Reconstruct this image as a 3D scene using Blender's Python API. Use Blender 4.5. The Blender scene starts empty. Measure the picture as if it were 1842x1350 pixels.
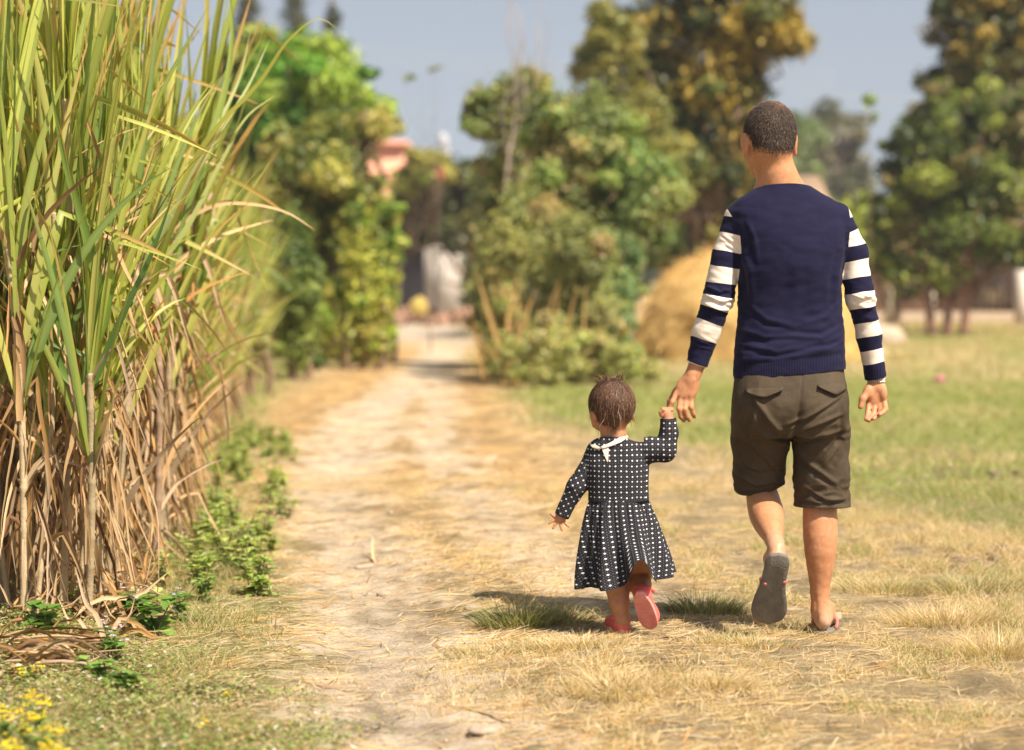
import bpy, bmesh, math, random
import numpy as np
from mathutils import Vector, Matrix
SKIP = set()
# ------------------------------------------------------------------ camera, sky, sun, exposure
scene = bpy.context.scene
COL = scene.collection
FPX, CX, CY, HOR, CAMH = 4349.0, 921.0, 675.0, 500.0, 1.14
PITCH = math.atan((CY - HOR) / FPX)
cam = bpy.data.cameras.new("camera")
cam.lens, cam.sensor_width, cam.clip_end = 85.0, 36.0, 6000.0
cam.dof.use_dof, cam.dof.focus_distance, cam.dof.aperture_fstop = True, 7.66, 2.2
cam_ob = bpy.data.objects.new("camera", cam)
cam_ob.location = (0, 0, CAMH)
cam_ob.rotation_euler = (math.pi / 2 - PITCH, 0, 0)
COL.objects.link(cam_ob)
scene.camera = cam_ob

SUN_EL, SUN_AZ = math.radians(53), math.radians(46)      # azimuth: to the right of straight behind the camera
sun_vec = Vector((math.cos(SUN_EL) * math.sin(SUN_AZ), -math.cos(SUN_EL) * math.cos(SUN_AZ), math.sin(SUN_EL)))
world = bpy.data.worlds.new("World")
scene.world = world
world.use_nodes = True
wn, wl = world.node_tree.nodes, world.node_tree.links
wn.clear()
tcw = wn.new('ShaderNodeTexCoord'); mpw = wn.new('ShaderNodeMapping'); mpw.inputs['Scale'].default_value = (1, 1, .9); mpw.inputs['Location'].default_value = (0, 0, .10)
sky = wn.new("ShaderNodeTexSky")
sky.sky_type = 'NISHITA'
sky.sun_disc = False
sky.sun_elevation = SUN_EL
sky.sun_rotation = math.atan2(sun_vec.x, sun_vec.y)
sky.air_density, sky.dust_density, sky.ozone_density, sky.altitude = 1.0, 2.5, 2.0, 100
hs = wn.new("ShaderNodeHueSaturation"); hs.inputs['Saturation'].default_value = 0.50
bg = wn.new("ShaderNodeBackground"); bg.inputs['Strength'].default_value = 0.070
wo = wn.new("ShaderNodeOutputWorld")
wl.new(tcw.outputs['Generated'], mpw.inputs['Vector']); wl.new(mpw.outputs[0], sky.inputs['Vector'])
wl.new(sky.outputs[0], hs.inputs['Color']); wl.new(hs.outputs[0], bg.inputs['Color']); wl.new(bg.outputs[0], wo.inputs['Surface'])
sun = bpy.data.lights.new("sun", 'SUN')
sun.energy, sun.angle, sun.color = 5.0, math.radians(0.53), (1.0, 0.88, 0.715)
sun_ob = bpy.data.objects.new("sun", sun)
sun_ob.rotation_euler = sun_vec.to_track_quat('Z', 'Y').to_euler()
sun_ob.location = (8, -8, 12)
COL.objects.link(sun_ob)
scene.render.engine = 'CYCLES'
scene.view_settings.view_transform = 'Standard'
scene.view_settings.look = 'None'
scene.view_settings.gamma = 1.0
scene.view_settings.exposure = 0.94
scene.cycles.use_denoising = True
scene.cycles.max_bounces = 8
scene.cycles.transparent_max_bounces = 8
scene.cycles.volume_bounces = 0
scene.cycles.sample_clamp_indirect = 4.0

# ------------------------------------------------------------------ pixel <-> world (authoring aid: each thing is set at its own distance)
_cp, _sp = math.cos(PITCH), math.sin(PITCH)
def W(px, py, Y):
    a, b = (px - CX) / FPX, (CY - py) / FPX
    t = Y / (_cp + b * _sp)
    return np.array([a * t, Y, CAMH + t * (b * _cp - _sp)])
def G(px, py):                       # the ground point seen at a pixel
    Y = CAMH * FPX / max(py - HOR, 4.0)
    return W(px, py, Y)[:2]

# ------------------------------------------------------------------ numpy noise
_rs = np.random.RandomState(11)
_P = _rs.permutation(512).astype(np.int64)
_GR = _rs.normal(size=(512, 3)); _GR /= np.linalg.norm(_GR, axis=1)[:, None]
def noise3(x, y, z=None):
    x = np.asarray(x, float); y = np.asarray(y, float)
    z = np.zeros_like(x) + 0.37 if z is None else np.asarray(z, float)
    xi, yi, zi = np.floor(x).astype(np.int64), np.floor(y).astype(np.int64), np.floor(z).astype(np.int64)
    xf, yf, zf = x - xi, y - yi, z - zi
    f = lambda t: t * t * t * (t * (t * 6 - 15) + 10)
    u, v, w = f(xf), f(yf), f(zf)
    out = 0
    for dx in (0, 1):
        for dy in (0, 1):
            for dz in (0, 1):
                g = _GR[_P[(_P[(_P[(xi + dx) & 511] + yi + dy) & 511] + zi + dz) & 511]]
                d = g[..., 0] * (xf - dx) + g[..., 1] * (yf - dy) + g[..., 2] * (zf - dz)
                out = out + d * (u if dx else 1 - u) * (v if dy else 1 - v) * (w if dz else 1 - w)
    return out * 1.6
def fbm(x, y, z=None, o=4):
    s, a = 0, 1.0
    for i in range(o):
        s = s + a * noise3(np.asarray(x) * 2 ** i, np.asarray(y) * 2 ** i, None if z is None else np.asarray(z) * 2 ** i)
        a *= .5
    return s
def sstep(a, b, x):
    t = np.clip((x - a) / (b - a), 0, 1); return t * t * (3 - 2 * t)

# ------------------------------------------------------------------ object helpers
def tag(o, label=None, cat=None, group=None, kind=None):
    if label: o['label'] = label
    if cat: o['category'] = cat
    if group: o['group'] = group
    if kind: o['kind'] = kind
    return o
def empty(name, loc=(0, 0, 0), rz=0.0):
    o = bpy.data.objects.new(name, None); COL.objects.link(o)
    o.location = loc; o.rotation_euler = (0, 0, rz); o.empty_display_size = .1
    return o
def mesh_obj(name, V, F, mat, parent=None, attrs=None, smooth=True):
    """V (n,3); F array (m,k) or list of such arrays; attrs {name: (n,) or (n,3)}"""
    V = np.ascontiguousarray(V, np.float32)
    Fs = F if isinstance(F, (list, tuple)) else [F]
    Fs = [np.asarray(f, np.int32) for f in Fs if len(f)]
    loops = np.concatenate([f.ravel() for f in Fs])
    tot = np.concatenate([np.full(len(f), f.shape[1], np.int32) for f in Fs])
    start = np.concatenate([[0], np.cumsum(tot)[:-1]]).astype(np.int32)
    me = bpy.data.meshes.new(name)
    me.vertices.add(len(V)); me.vertices.foreach_set('co', V.ravel())
    me.loops.add(len(loops)); me.loops.foreach_set('vertex_index', loops)
    me.polygons.add(len(tot)); me.polygons.foreach_set('loop_start', start)
    me.update(calc_edges=True); me.validate()
    if smooth: me.polygons.foreach_set('use_smooth', np.ones(len(me.polygons), bool))
    for k, a in (attrs or {}).items(): set_attr(me, k, a)
    me.materials.append(mat)
    o = bpy.data.objects.new(name, me); COL.objects.link(o)
    if parent is not None:
        o.parent = parent
    return o
def set_attr(me, k, a):
    a = np.asarray(a, np.float32)
    if a.ndim == 2:
        at = me.attributes.new(k, 'FLOAT_COLOR', 'POINT')
        at.data.foreach_set('color', np.concatenate([a, np.ones((len(a), 1), np.float32)], 1).ravel())
    else:
        at = me.attributes.new(k, 'FLOAT', 'POINT'); at.data.foreach_set('value', a)
def rel(o, parent):                  # parent while keeping world placement of already-world-space geometry
    o.parent = parent
    o.matrix_parent_inverse = parent.matrix_basis.inverted()
    return o
class MB:                            # collects pieces of ONE mesh
    def __init__(s): s.V, s.Q, s.T, s.A, s.n = [], [], [], [], 0
    def add(s, V, Q=None, T=None, col=None):
        V = np.asarray(V, float)
        if Q is not None and len(Q): s.Q.append(np.asarray(Q) + s.n)
        if T is not None and len(T): s.T.append(np.asarray(T) + s.n)
        s.V.append(V); s.n += len(V)
        c = np.zeros((len(V), 3)) + (0.5 if col is None else np.asarray(col)); s.A.append(c)
    def tube(s, pts, rad, n=8, col=None, cap=True, flat=1.0):
        pts = np.asarray(pts, float); rad = np.zeros(len(pts)) + rad
        m = len(pts); T = np.gradient(pts, axis=0); T /= np.linalg.norm(T, axis=1)[:, None] + 1e-9
        ref = np.array([0, 0, 1.]) if abs(T[0][2]) < .9 else np.array([1., 0, 0])
        a = np.linspace(0, 2 * np.pi, n, endpoint=False)
        V = []
        for i in range(m):
            u = np.cross(ref, T[i]); u /= np.linalg.norm(u) + 1e-9; v = np.cross(T[i], u); ref = np.cross(T[i], u) * 0 + ref
            V.append(pts[i] + rad[i] * (np.cos(a)[:, None] * u + flat * np.sin(a)[:, None] * v))
        V = np.concatenate(V)
        i, j = np.meshgrid(np.arange(m - 1), np.arange(n), indexing='ij')
        Q = np.stack([i * n + j, i * n + (j + 1) % n, (i + 1) * n + (j + 1) % n, (i + 1) * n + j], -1).reshape(-1, 4)
        Tt = []
        if cap:
            V = np.concatenate([V, pts[:1], pts[-1:]])
            for j in range(n):
                Tt += [(m * n, (j + 1) % n, j), (m * n + 1, (m - 1) * n + j, (m - 1) * n + (j + 1) % n)]
        s.add(V, Q, Tt, col)
    def box(s, lo, hi, col=None, R=None, c=(0, 0, 0)):
        x0, y0, z0 = lo; x1, y1, z1 = hi
        V = np.array([(x0, y0, z0), (x1, y0, z0), (x1, y1, z0), (x0, y1, z0), (x0, y0, z1), (x1, y0, z1), (x1, y1, z1), (x0, y1, z1)], float)
        if R is not None: V = V @ np.asarray(R).T
        V = V + np.asarray(c)
        s.add(V, [(0, 3, 2, 1), (4, 5, 6, 7), (0, 1, 5, 4), (1, 2, 6, 5), (2, 3, 7, 6), (3, 0, 4, 7)], None, col)
    def build(s, name, mat, parent=None, smooth=True, keep=False):
        V = np.concatenate(s.V)
        Fs = []
        if s.Q: Fs.append(np.concatenate(s.Q))
        if s.T: Fs.append(np.concatenate(s.T))
        o = mesh_obj(name, V, Fs, mat, None, {'Col': np.concatenate(s.A)}, smooth)
        if parent is not None:
            if keep: rel(o, parent)
            else: o.parent = parent
        return o

# ------------------------------------------------------------------ materials
def newmat(name):
    m = bpy.data.materials.new(name); m.use_nodes = True
    nt = m.node_tree; b = nt.nodes['Principled BSDF']
    b.inputs['Specular IOR Level'].default_value = .3
    return m, nt, b
def nd(nt, t, **kw):
    n = nt.nodes.new(t)
    for k, v in kw.items():
        if k in n.inputs.keys(): n.inputs[k].default_value = v
        else: setattr(n, k, v)
    return n
def math_n(nt, op, a, b=None, c=None):
    n = nt.nodes.new('ShaderNodeMath'); n.operation = op
    for i, v in enumerate((a, b, c)):
        if v is None: continue
        if isinstance(v, (int, float)): n.inputs[i].default_value = v
        else: nt.links.new(v, n.inputs[i])
    return n.outputs[0]
def mix_n(nt, f, a, b, mode='MIX'):
    n = nt.nodes.new('ShaderNodeMix'); n.data_type = 'RGBA'; n.blend_type = mode
    for sock, v in ((n.inputs[0], f), (n.inputs[6], a), (n.inputs[7], b)):
        if isinstance(v, (int, float)): sock.default_value = v
        elif isinstance(v, tuple): sock.default_value = (*v, 1) if len(v) == 3 else v
        else: nt.links.new(v, sock)
    return n.outputs[2]
def noise_n(nt, scale, detail=4, rough=.55, vec=None, dist=0.0):
    n = nt.nodes.new('ShaderNodeTexNoise'); n.inputs['Scale'].default_value = scale
    n.inputs['Detail'].default_value = detail; n.inputs['Roughness'].default_value = rough; n.inputs['Distortion'].default_value = dist
    if vec is None:
        tc = nt.nodes.new('ShaderNodeTexCoord'); vec = tc.outputs['Object']
    nt.links.new(vec, n.inputs['Vector'])
    return n.outputs['Fac']
def ramp_n(nt, fac, stops):
    n = nt.nodes.new('ShaderNodeValToRGB')
    while len(n.color_ramp.elements) < len(stops): n.color_ramp.elements.new(.5)
    for e, (p, c) in zip(n.color_ramp.elements, stops):
        e.position = p; e.color = (*c, 1) if len(c) == 3 else c
    nt.links.new(fac, n.inputs[0]); return n.outputs[0]
def bump_n(nt, b, h, strength=.3, dist=.01):
    n = nt.nodes.new('ShaderNodeBump'); n.inputs['Strength'].default_value = strength; n.inputs['Distance'].default_value = dist
    nt.links.new(h, n.inputs['Height']); nt.links.new(n.outputs[0], b.inputs['Normal'])
def attr_n(nt, name):
    n = nt.nodes.new('ShaderNodeAttribute'); n.attribute_name = name; return n
def plain(name, col, rough=.8, var=.25, scale=8.0, bump=.2, spec=.3, metal=0.0):
    m, nt, b = newmat(name)
    f = noise_n(nt, scale, 5)
    c = ramp_n(nt, f, [(.25, tuple(x * (1 - var) for x in col)), (.75, tuple(min(1, x * (1 + var)) for x in col))])
    nt.links.new(c, b.inputs['Base Color'])
    b.inputs['Roughness'].default_value = rough; b.inputs['Specular IOR Level'].default_value = spec; b.inputs['Metallic'].default_value = metal
    if bump: bump_n(nt, b, noise_n(nt, scale * 6, 4), bump, .01)
    return m
def leafmat(name, transl=.35, rough=.55, spec=.35, sat=1.0):
    m, nt, b = newmat(name)
    at = attr_n(nt, 'Col')
    nt.links.new(at.outputs['Color'], b.inputs['Base Color'])
    b.inputs['Roughness'].default_value = rough; b.inputs['Specular IOR Level'].default_value = spec
    tr = nt.nodes.new('ShaderNodeBsdfTranslucent')
    g = mix_n(nt, 1.0, at.outputs['Color'], (1.15, 1.1, .55), 'MULTIPLY')
    nt.links.new(g, tr.inputs['Color'])
    mx = nt.nodes.new('ShaderNodeMixShader'); mx.inputs[0].default_value = transl
    nt.links.new(b.outputs[0], mx.inputs[1]); nt.links.new(tr.outputs[0], mx.inputs[2])
    nt.links.new(mx.outputs[0], nt.nodes['Material Output'].inputs['Surface'])
    return m
def colmat(name, rough=.8, spec=.25, bump=0, bscale=60, metal=0):
    m, nt, b = newmat(name)
    at = attr_n(nt, 'Col')
    f = noise_n(nt, bscale * .5, 4)
    c = mix_n(nt, .35, at.outputs['Color'], ramp_n(nt, f, [(.3, (.45, .45, .45)), (.7, (1, 1, 1))]), 'MULTIPLY')
    nt.links.new(c, b.inputs['Base Color'])
    b.inputs['Roughness'].default_value = rough; b.inputs['Specular IOR Level'].default_value = spec; b.inputs['Metallic'].default_value = metal
    if bump: bump_n(nt, b, noise_n(nt, bscale, 4), bump, .01)
    return m

# ------------------------------------------------------------------ implicit surfaces -> one continuous mesh (surface nets)
def smin(a, b, k):
    if k <= 0: return np.minimum(a, b)
    h = np.clip(.5 + .5 * (b - a) / k, 0, 1)
    return b + (a - b) * h - k * h * (1 - h)
class Field:
    def __init__(s, lo, hi, h):
        s.lo = np.asarray(lo, float); s.h = h
        s.n = np.ceil((np.asarray(hi) - s.lo) / h).astype(int) + 1
        s.F = np.full(s.n, .08, np.float32)
    def region(s, lo, hi, pad):
        a = np.clip(np.floor((np.asarray(lo) - pad - s.lo) / s.h).astype(int), 0, s.n - 1)
        b = np.clip(np.ceil((np.asarray(hi) + pad - s.lo) / s.h).astype(int) + 1, 1, s.n)
        ax = [s.lo[i] + s.h * np.arange(a[i], b[i]) for i in range(3)]
        return tuple(slice(a[i], b[i]) for i in range(3)), np.meshgrid(*ax, indexing='ij')
    def put(s, sl, d, k, sub=False):
        if sub: s.F[sl] = -smin(-s.F[sl], d, k)
        else: s.F[sl] = smin(s.F[sl], d, k)
    def cone(s, a, b, ra, rb, k=.01, sub=False):
        a = np.asarray(a, float); b = np.asarray(b, float); r = max(ra, rb)
        sl, (X, Y, Z) = s.region(np.minimum(a, b) - r, np.maximum(a, b) + r, k + 3 * s.h)
        ba = b - a; L = ba @ ba + 1e-12
        t = np.clip(((X - a[0]) * ba[0] + (Y - a[1]) * ba[1] + (Z - a[2]) * ba[2]) / L, 0, 1)
        d = np.sqrt((X - a[0] - t * ba[0]) ** 2 + (Y - a[1] - t * ba[1]) ** 2 + (Z - a[2] - t * ba[2]) ** 2) - (ra + (rb - ra) * t)
        s.put(sl, d, k, sub)
    def chain(s, pts, rad, k=.01):
        for i in range(len(pts) - 1): s.cone(pts[i], pts[i + 1], rad[i], rad[i + 1], k)
    def ell(s, c, r, k=.01, R=None, sub=False, p=2.0):
        c = np.asarray(c, float); r = np.asarray(r, float); m = r.max() * (1.0 if R is None else 1.25)
        sl, (X, Y, Z) = s.region(c - m, c + m, k + 3 * s.h)
        Q = np.stack([X - c[0], Y - c[1], Z - c[2]], -1)
        if R is not None: Q = Q @ np.asarray(R)          # columns of R are the local axes
        if p == 2.0:
            k0 = np.sqrt(((Q / r) ** 2).sum(-1)); k1 = np.sqrt(((Q / r ** 2) ** 2).sum(-1)) + 1e-9
            d = k0 * (k0 - 1) / k1
        else:
            k0 = ((np.abs(Q) / r) ** p).sum(-1) ** (1 / p); d = (k0 - 1) * r.min()
        s.put(sl, d, k, sub)
    def stack(s, zs, cx, cy, a, b, k=.01, p=2.3):
        """horizontal (super)ellipses stacked in z"""
        zs, cx, cy, a, b = map(lambda q: np.asarray(q, float), (zs, cx, cy, a, b))
        o = np.argsort(zs); zs, cx, cy, a, b = zs[o], cx[o], cy[o], a[o], b[o]
        lo = [(cx - a).min(), (cy - b).min(), zs[0]]; hi = [(cx + a).max(), (cy + b).max(), zs[-1]]
        sl, (X, Y, Z) = s.region(lo, hi, k + 3 * s.h)
        zz = Z[0, 0, :]
        f = lambda q: smooth_interp(zz, zs, q)[None, None, :]
        A, B = f(a), f(b)
        k0 = ((np.abs(X - f(cx)) / A) ** p + (np.abs(Y - f(cy)) / B) ** p) ** (1 / p)
        d = (k0 - 1) * np.minimum(A, B)
        dz = np.maximum(zs[0] - Z, Z - zs[-1])
        s.put(sl, np.maximum(d, dz), k)
    def mesh(s):
        F, h = s.F, s.h
        S = F < 0
        n = np.array(F.shape) - 1
        cnt = np.zeros(n, np.int8)
        for dx in (0, 1):
            for dy in (0, 1):
                for dz in (0, 1): cnt += S[dx:n[0] + dx, dy:n[1] + dy, dz:n[2] + dz]
        mix = (cnt > 0) & (cnt < 8)
        I = np.argwhere(mix); idx = np.full(n, -1, np.int32); idx[mix] = np.arange(len(I))
        acc = np.zeros((len(I), 3)); num = np.zeros(len(I))
        cor = [(x, y, z) for x in (0, 1) for y in (0, 1) for z in (0, 1)]
        for p in cor:
            for ax in range(3):
                if p[ax]: continue
                q = list(p); q[ax] = 1
                f0 = F[tuple((I + p).T)]; f1 = F[tuple((I + q).T)]
                m = (f0 < 0) != (f1 < 0)
                t = np.where(m, f0 / np.where(m, f0 - f1, 1), 0)
                pt = np.tile(np.array(p, float), (len(I), 1)); pt[:, ax] = t
                acc += pt * m[:, None]; num += m
        V = s.lo + h * (I + acc / num[:, None])
        quads = []
        for ax in range(3):
            u, v = (ax + 1) % 3, (ax + 2) % 3
            s0 = [slice(None)] * 3; s1 = [slice(None)] * 3
            s0[ax] = slice(0, -1); s1[ax] = slice(1, None)
            A, B = S[tuple(s0)], S[tuple(s1)]
            E = np.argwhere(A != B)
            ok = (E[:, u] >= 1) & (E[:, v] >= 1) & (E[:, u] < n[u]) & (E[:, v] < n[v])
            E = E[ok]; ins = A[tuple(E.T)]
            c = []
            for du, dv in ((-1, -1), (0, -1), (0, 0), (-1, 0)):
                e = E.copy(); e[:, u] += du; e[:, v] += dv; c.append(idx[tuple(e.T)])
            Qd = np.stack(c, -1); Qd[~ins] = Qd[~ins][:, ::-1]
            quads.append(Qd)
        return V, np.concatenate(quads)
def smooth_interp(x, xs, ys):
    """monotone cubic (Catmull-like) interpolation"""
    m = np.gradient(ys, xs); i = np.clip(np.searchsorted(xs, x) - 1, 0, len(xs) - 2)
    xx = np.clip(x, xs[0], xs[-1]); hh = xs[i + 1] - xs[i]; t = (xx - xs[i]) / hh
    return ((2 * t ** 3 - 3 * t ** 2 + 1) * ys[i] + (t ** 3 - 2 * t ** 2 + t) * hh * m[i] + (-2 * t ** 3 + 3 * t ** 2) * ys[i + 1] + (t ** 3 - t ** 2) * hh * m[i + 1])
def vnormals(V, Q):
    N = np.zeros_like(V)
    if Q.shape[1] == 4: fn = np.cross(V[Q[:, 2]] - V[Q[:, 0]], V[Q[:, 3]] - V[Q[:, 1]])
    else: fn = np.cross(V[Q[:, 1]] - V[Q[:, 0]], V[Q[:, 2]] - V[Q[:, 0]])
    for j in range(Q.shape[1]):
        for ax in range(3): N[:, ax] += np.bincount(Q[:, j], fn[:, ax], len(V))
    return N / (np.linalg.norm(N, axis=1)[:, None] + 1e-12)
def lap(V, Q, it=2, w=.5):
    n = len(V)
    a = np.concatenate([Q[:, i] for i in range(4)]); b = np.concatenate([Q[:, (i + 1) % 4] for i in range(4)])
    c = np.bincount(a, minlength=n) + np.bincount(b, minlength=n) + 1e-9
    for _ in range(it):
        S = np.stack([np.bincount(a, V[b, k], n) + np.bincount(b, V[a, k], n) for k in range(3)], 1) / c[:, None]
        V = V + w * (S - V)
    return V
def cut(o, planes):
    """planes: (point, normal) - what lies on the normal's side is removed; optional third item: only vertices for which fn(co) is true"""
    bm = bmesh.new(); bm.from_mesh(o.data)
    for pl in planes:
        co, no = Vector(pl[0]), Vector(pl[1])
        if len(pl) == 2: geom = bm.verts[:] + bm.edges[:] + bm.faces[:]
        else:
            ok = {v for v in bm.verts if pl[2](v.co)}
            geom = list(ok) + [e for e in bm.edges if e.verts[0] in ok and e.verts[1] in ok] + [f for f in bm.faces if all(v in ok for v in f.verts)]
        bmesh.ops.bisect_plane(bm, geom=geom, plane_co=co, plane_no=no, clear_outer=True)
    bm.to_mesh(o.data); bm.free()
    for p in o.data.polygons: p.use_smooth = True
def coords(o):
    a = np.empty(len(o.data.vertices) * 3, np.float32); o.data.vertices.foreach_get('co', a); return a.reshape(-1, 3).astype(float)
def seg_dist2(x, z, pts):
    """2D distance to a polyline and signed side"""
    best = np.full(x.shape, 1e9); sg = np.zeros(x.shape); tt = np.zeros(x.shape)
    n = len(pts) - 1
    for i in range(n):
        a, b = np.asarray(pts[i], float), np.asarray(pts[i + 1], float); d = b - a; L = d @ d + 1e-12
        t = np.clip(((x - a[0]) * d[0] + (z - a[1]) * d[1]) / L, 0, 1)
        ex, ez = x - a[0] - t * d[0], z - a[1] - t * d[1]
        q = np.hypot(ex, ez); m = q < best
        best = np.where(m, q, best); sg = np.where(m, np.sign(ex * d[1] - ez * d[0]), sg); tt = np.where(m, (i + t) / n, tt)
    return best, sg, tt
def srgb(r, g, b):
    f = lambda c: (c / 255 / 12.92) if c / 255 <= .04045 else ((c / 255 + .055) / 1.055) ** 2.4
    return (f(r), f(g), f(b))
# ================================================================== PEOPLE
def skin_mat(name, base, deep, rough=.5):
    m, nt, b = newmat(name)
    f = noise_n(nt, 18, 7, .65); g = noise_n(nt, 90, 5, .65)
    c = ramp_n(nt, f, [(.3, deep), (.7, base)])
    c = mix_n(nt, .30, c, ramp_n(nt, g, [(.35, (.62, .5, .45)), (.6, (1, 1, 1))]), 'MULTIPLY')
    at = attr_n(nt, 'dust')
    c = mix_n(nt, at.outputs['Fac'], c, (.46, .33, .26))
    c = mix_n(nt, attr_n(nt, 'red').outputs['Fac'], c, (.56, .2, .13))
    nt.links.new(c, b.inputs['Base Color'])
    b.inputs['Roughness'].default_value = rough; b.inputs['Specular IOR Level'].default_value = .35
    b.inputs['Subsurface Weight'].default_value = .12; b.inputs['Subsurface Radius'].default_value = (.012, .005, .003)
    b.inputs['Subsurface Scale'].default_value = .6
    bump_n(nt, b, noise_n(nt, 260, 3), .25, .002)
    return m
MAN_Y = 7.72
def M(px, py, dy=0.0): return W(px, py, MAN_Y + dy)
SPX = MAN_Y / FPX
def zpy(py, Y=MAN_Y): return W(CX, py, Y)[2]
def basis(fwd, up):
    f = np.asarray(fwd, float); f /= np.linalg.norm(f); u = np.asarray(up, float); u = u - (u @ f) * f; u /= np.linalg.norm(u)
    return np.stack([np.cross(f, u), f, u], 1)           # columns: right, forward, up
def pstack(rows, Y=MAN_Y):
    """rows (py, left px, right px, half depth, centre dy) -> stack arguments"""
    zs, cx, cy, a, b = [], [], [], [], []
    for py, l, r, hd, dy in rows:
        pl, pr = W(l, py, Y + dy), W(r, py, Y + dy)
        zs.append(pl[2]); cx.append((pl[0] + pr[0]) / 2); a.append((pr[0] - pl[0]) / 2); cy.append(Y + dy); b.append(hd)
    return zs, cx, cy, a, b
def folds(V, N, items, back_y):
    """creases laid over the back of a garment: (points in px, width m, depth m, reach)"""
    D = np.zeros(len(V))
    s = MAN_Y / V[:, 1]
    u = V[:, 0]; w = V[:, 2]
    back = sstep(.1, .5, -N[:, 1])
    for pts, wd, dep in items:
        P = [M(*p)[[0, 2]] for p in pts]
        d, sg, t = seg_dist2(u, w, P)
        env = np.sin(np.clip(t * .92 + .04, 0, 1) * np.pi) ** .6
        x = d * sg / wd
        D += dep * env * (np.exp(-x * x * 2.2) - .9 * np.exp(-(x - 1.15) ** 2 * 2.2)) * back
    return D

def build_man():
    root = empty('person', tuple(M(1424, 1146, .05) * np.array([1, 1, 0])))
    tag(root, 'man in navy sweater with striped sleeves and brown shorts holding a toddler\'s hand', 'man', None)
    skin = skin_mat('man_skin', (.53, .262, .135), (.43, .20, .098), .5)
    # ------------------------------------------------ body
    f = Field(M(1165, 1175, -.36) - [0, 0, .03], M(1620, 165, .30) + [0, .05, .03], .0036)
    # head turned a little to the left and down
    yaw = math.radians(13); fw = np.array([-math.sin(yaw), math.cos(yaw), -.16]); R = basis(fw, (0.02, 0, 1))
    hc = M(1383.5, 247, .02)
    L = lambda x, y, z: hc + R @ np.array([x, y, z])
    f.ell(L(0, .0, .008), (.0765, .097, .101), .01, R)
    f.ell(L(0, -.030, .012), (.0735, .068, .084), .02, R); f.ell(L(0, -.034, -.045), (.054, .050, .048), .03, R)
    f.ell(L(0, .035, -.058), (.056, .058, .062), .03, R)          # face / jaw
    f.ell(L(0, .062, -.098), (.028, .026, .020), .022, R)         # chin
    for s in (-1, 1):
        f.cone(L(s * .058, .012, -.07), L(s * .026, .07, -.10), .016, .014, .02)   # jaw line
        f.ell(L(s * .043, .075, -.045), (.018, .016, .016), .02, R)                # cheek
        f.ell(L(s * .030, .089, .001), (.022, .010, .008), .012, R)                # brow
        f.ell(L(s * .031, .0875, -.017), (.014, .009, .008), .004, R, sub=True)    # eye socket
        f.ell(L(s * .031, .0785, -.017), (.0125, .0115, .0105), .002, R)           # eyeball with lids
        f.ell(L(s * .010, .097, -.050), (.008, .010, .007), .005, R)               # nostril wing
        # ear
        Re = basis(R @ np.array([s * .35, .94, 0]), R @ np.array([s * .12, 0, 1]))
        ec = L(s * .0855, -.008, -.024)
        f.ell(ec, (.008, .021, .034), .006, Re)
        f.ell(ec + Re @ np.array([s * .008, .004, .003]), (.006, .012, .02), .004, Re, sub=True)
        f.ell(ec + Re @ np.array([0, .008, -.026]), (.006, .009, .010), .006, Re)
    f.cone(L(0, .092, .0), L(0, .110, -.043), .007, .0105, .008)                   # nose
    f.ell(L(0, .094, -.070), (.021, .010, .0055), .004, R)                         # lips
    f.ell(L(0, .093, -.0795), (.019, .010, .006), .004, R)
    # neck, nape and shoulders
    f.cone(L(0, -.022, -.05), M(1403, 340, .02), .054, .062, .02)
    f.cone(M(1399, 318, .0), M(1409, 362, .0), .052, .056, .03)
    for s, px in ((-1, 1356), (1, 1460)):
        f.cone(M(1399 + s * 12, 320, .01), M(px, 374, .0), .036, .028, .02)
    f.stack(*pstack([(362, 1362, 1456, .04, 0), (392, 1334, 1500, .06, 0), (430, 1338, 1505, .09, 0), (500, 1342, 1502, .095, 0),
                     (580, 1348, 1500, .09, 0), (650, 1344, 1500, .10, 0), (720, 1342, 1504, .10, 0), (765, 1350, 1496, .09, 0)]), k=.03)
    # arms, left of the photo then right
    arms = [([M(1326, 392), M(1306, 470), M(1294, 532, -.005), M(1272, 600, .005), M(1256, 652, .01)], (.034, .034, .036, .033, .0265)),
            ([M(1510, 390), M(1535, 470), M(1549, 535, -.01), M(1565, 605, .01), M(1576, 676, .03)], (.034, .034, .036, .031, .0245))]
    for p, r in arms: f.chain(p, r, .015)
    # the left hand (back of the hand seen) round the child's fist
    w0 = M(1254, 655, .01); kn = M(1229, 716, .0)
    Rh = basis(kn - w0, (0, -1, .2)); H = Rh
    f.cone(w0, M(1243, 683, .008), .0262, .025, .01)
    f.cone(M(1250, 672, .008), M(1226, 712, .004), .018, .015, .012); f.cone(M(1246, 675, .008), M(1242, 712, .006), .018, .014, .012)
    f.ell(M(1236, 698, .006), (.037, .045, .0155), .012, H)
    for s0, s1, s2, s3 in ((M(1217, 707, .004), M(1209, 724, -.006), M(1203, 737, -.003), M(1198, 744, .012)),
                           (M(1225, 714, .002), M(1221, 736, -.012), M(1225, 750, -.003), M(1230, 757, .008)),
                           (M(1234, 716, .003), M(1232, 737, -.011), M(1236, 750, -.003), M(1240, 756, .006)),
                           (M(1243, 713, .006), M(1243, 733, -.006), M(1247, 745, .002), M(1249, 750, .010))):
        f.chain([s0, s1, s2, s3], (.0094, .0088, .0080, .0072), .0035)
    f.chain([M(1233, 686, .02), M(1216, 705, .028), M(1206, 722, .030), M(1203, 735, .032)], (.014, .012, .0105, .009), .006)
    # the right hand, palm to the rear, fingers loosely curled
    w1 = M(1576, 678, .03); kn = M(1577, 728, .02)
    Rp = basis(kn - w1, (.15, -1, 0))
    f.cone(w1, M(1575, 694, .03), .0245, .025, .01)
    f.ell(M(1576, 709, .024), (.037, .042, .0145), .012, Rp)
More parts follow.
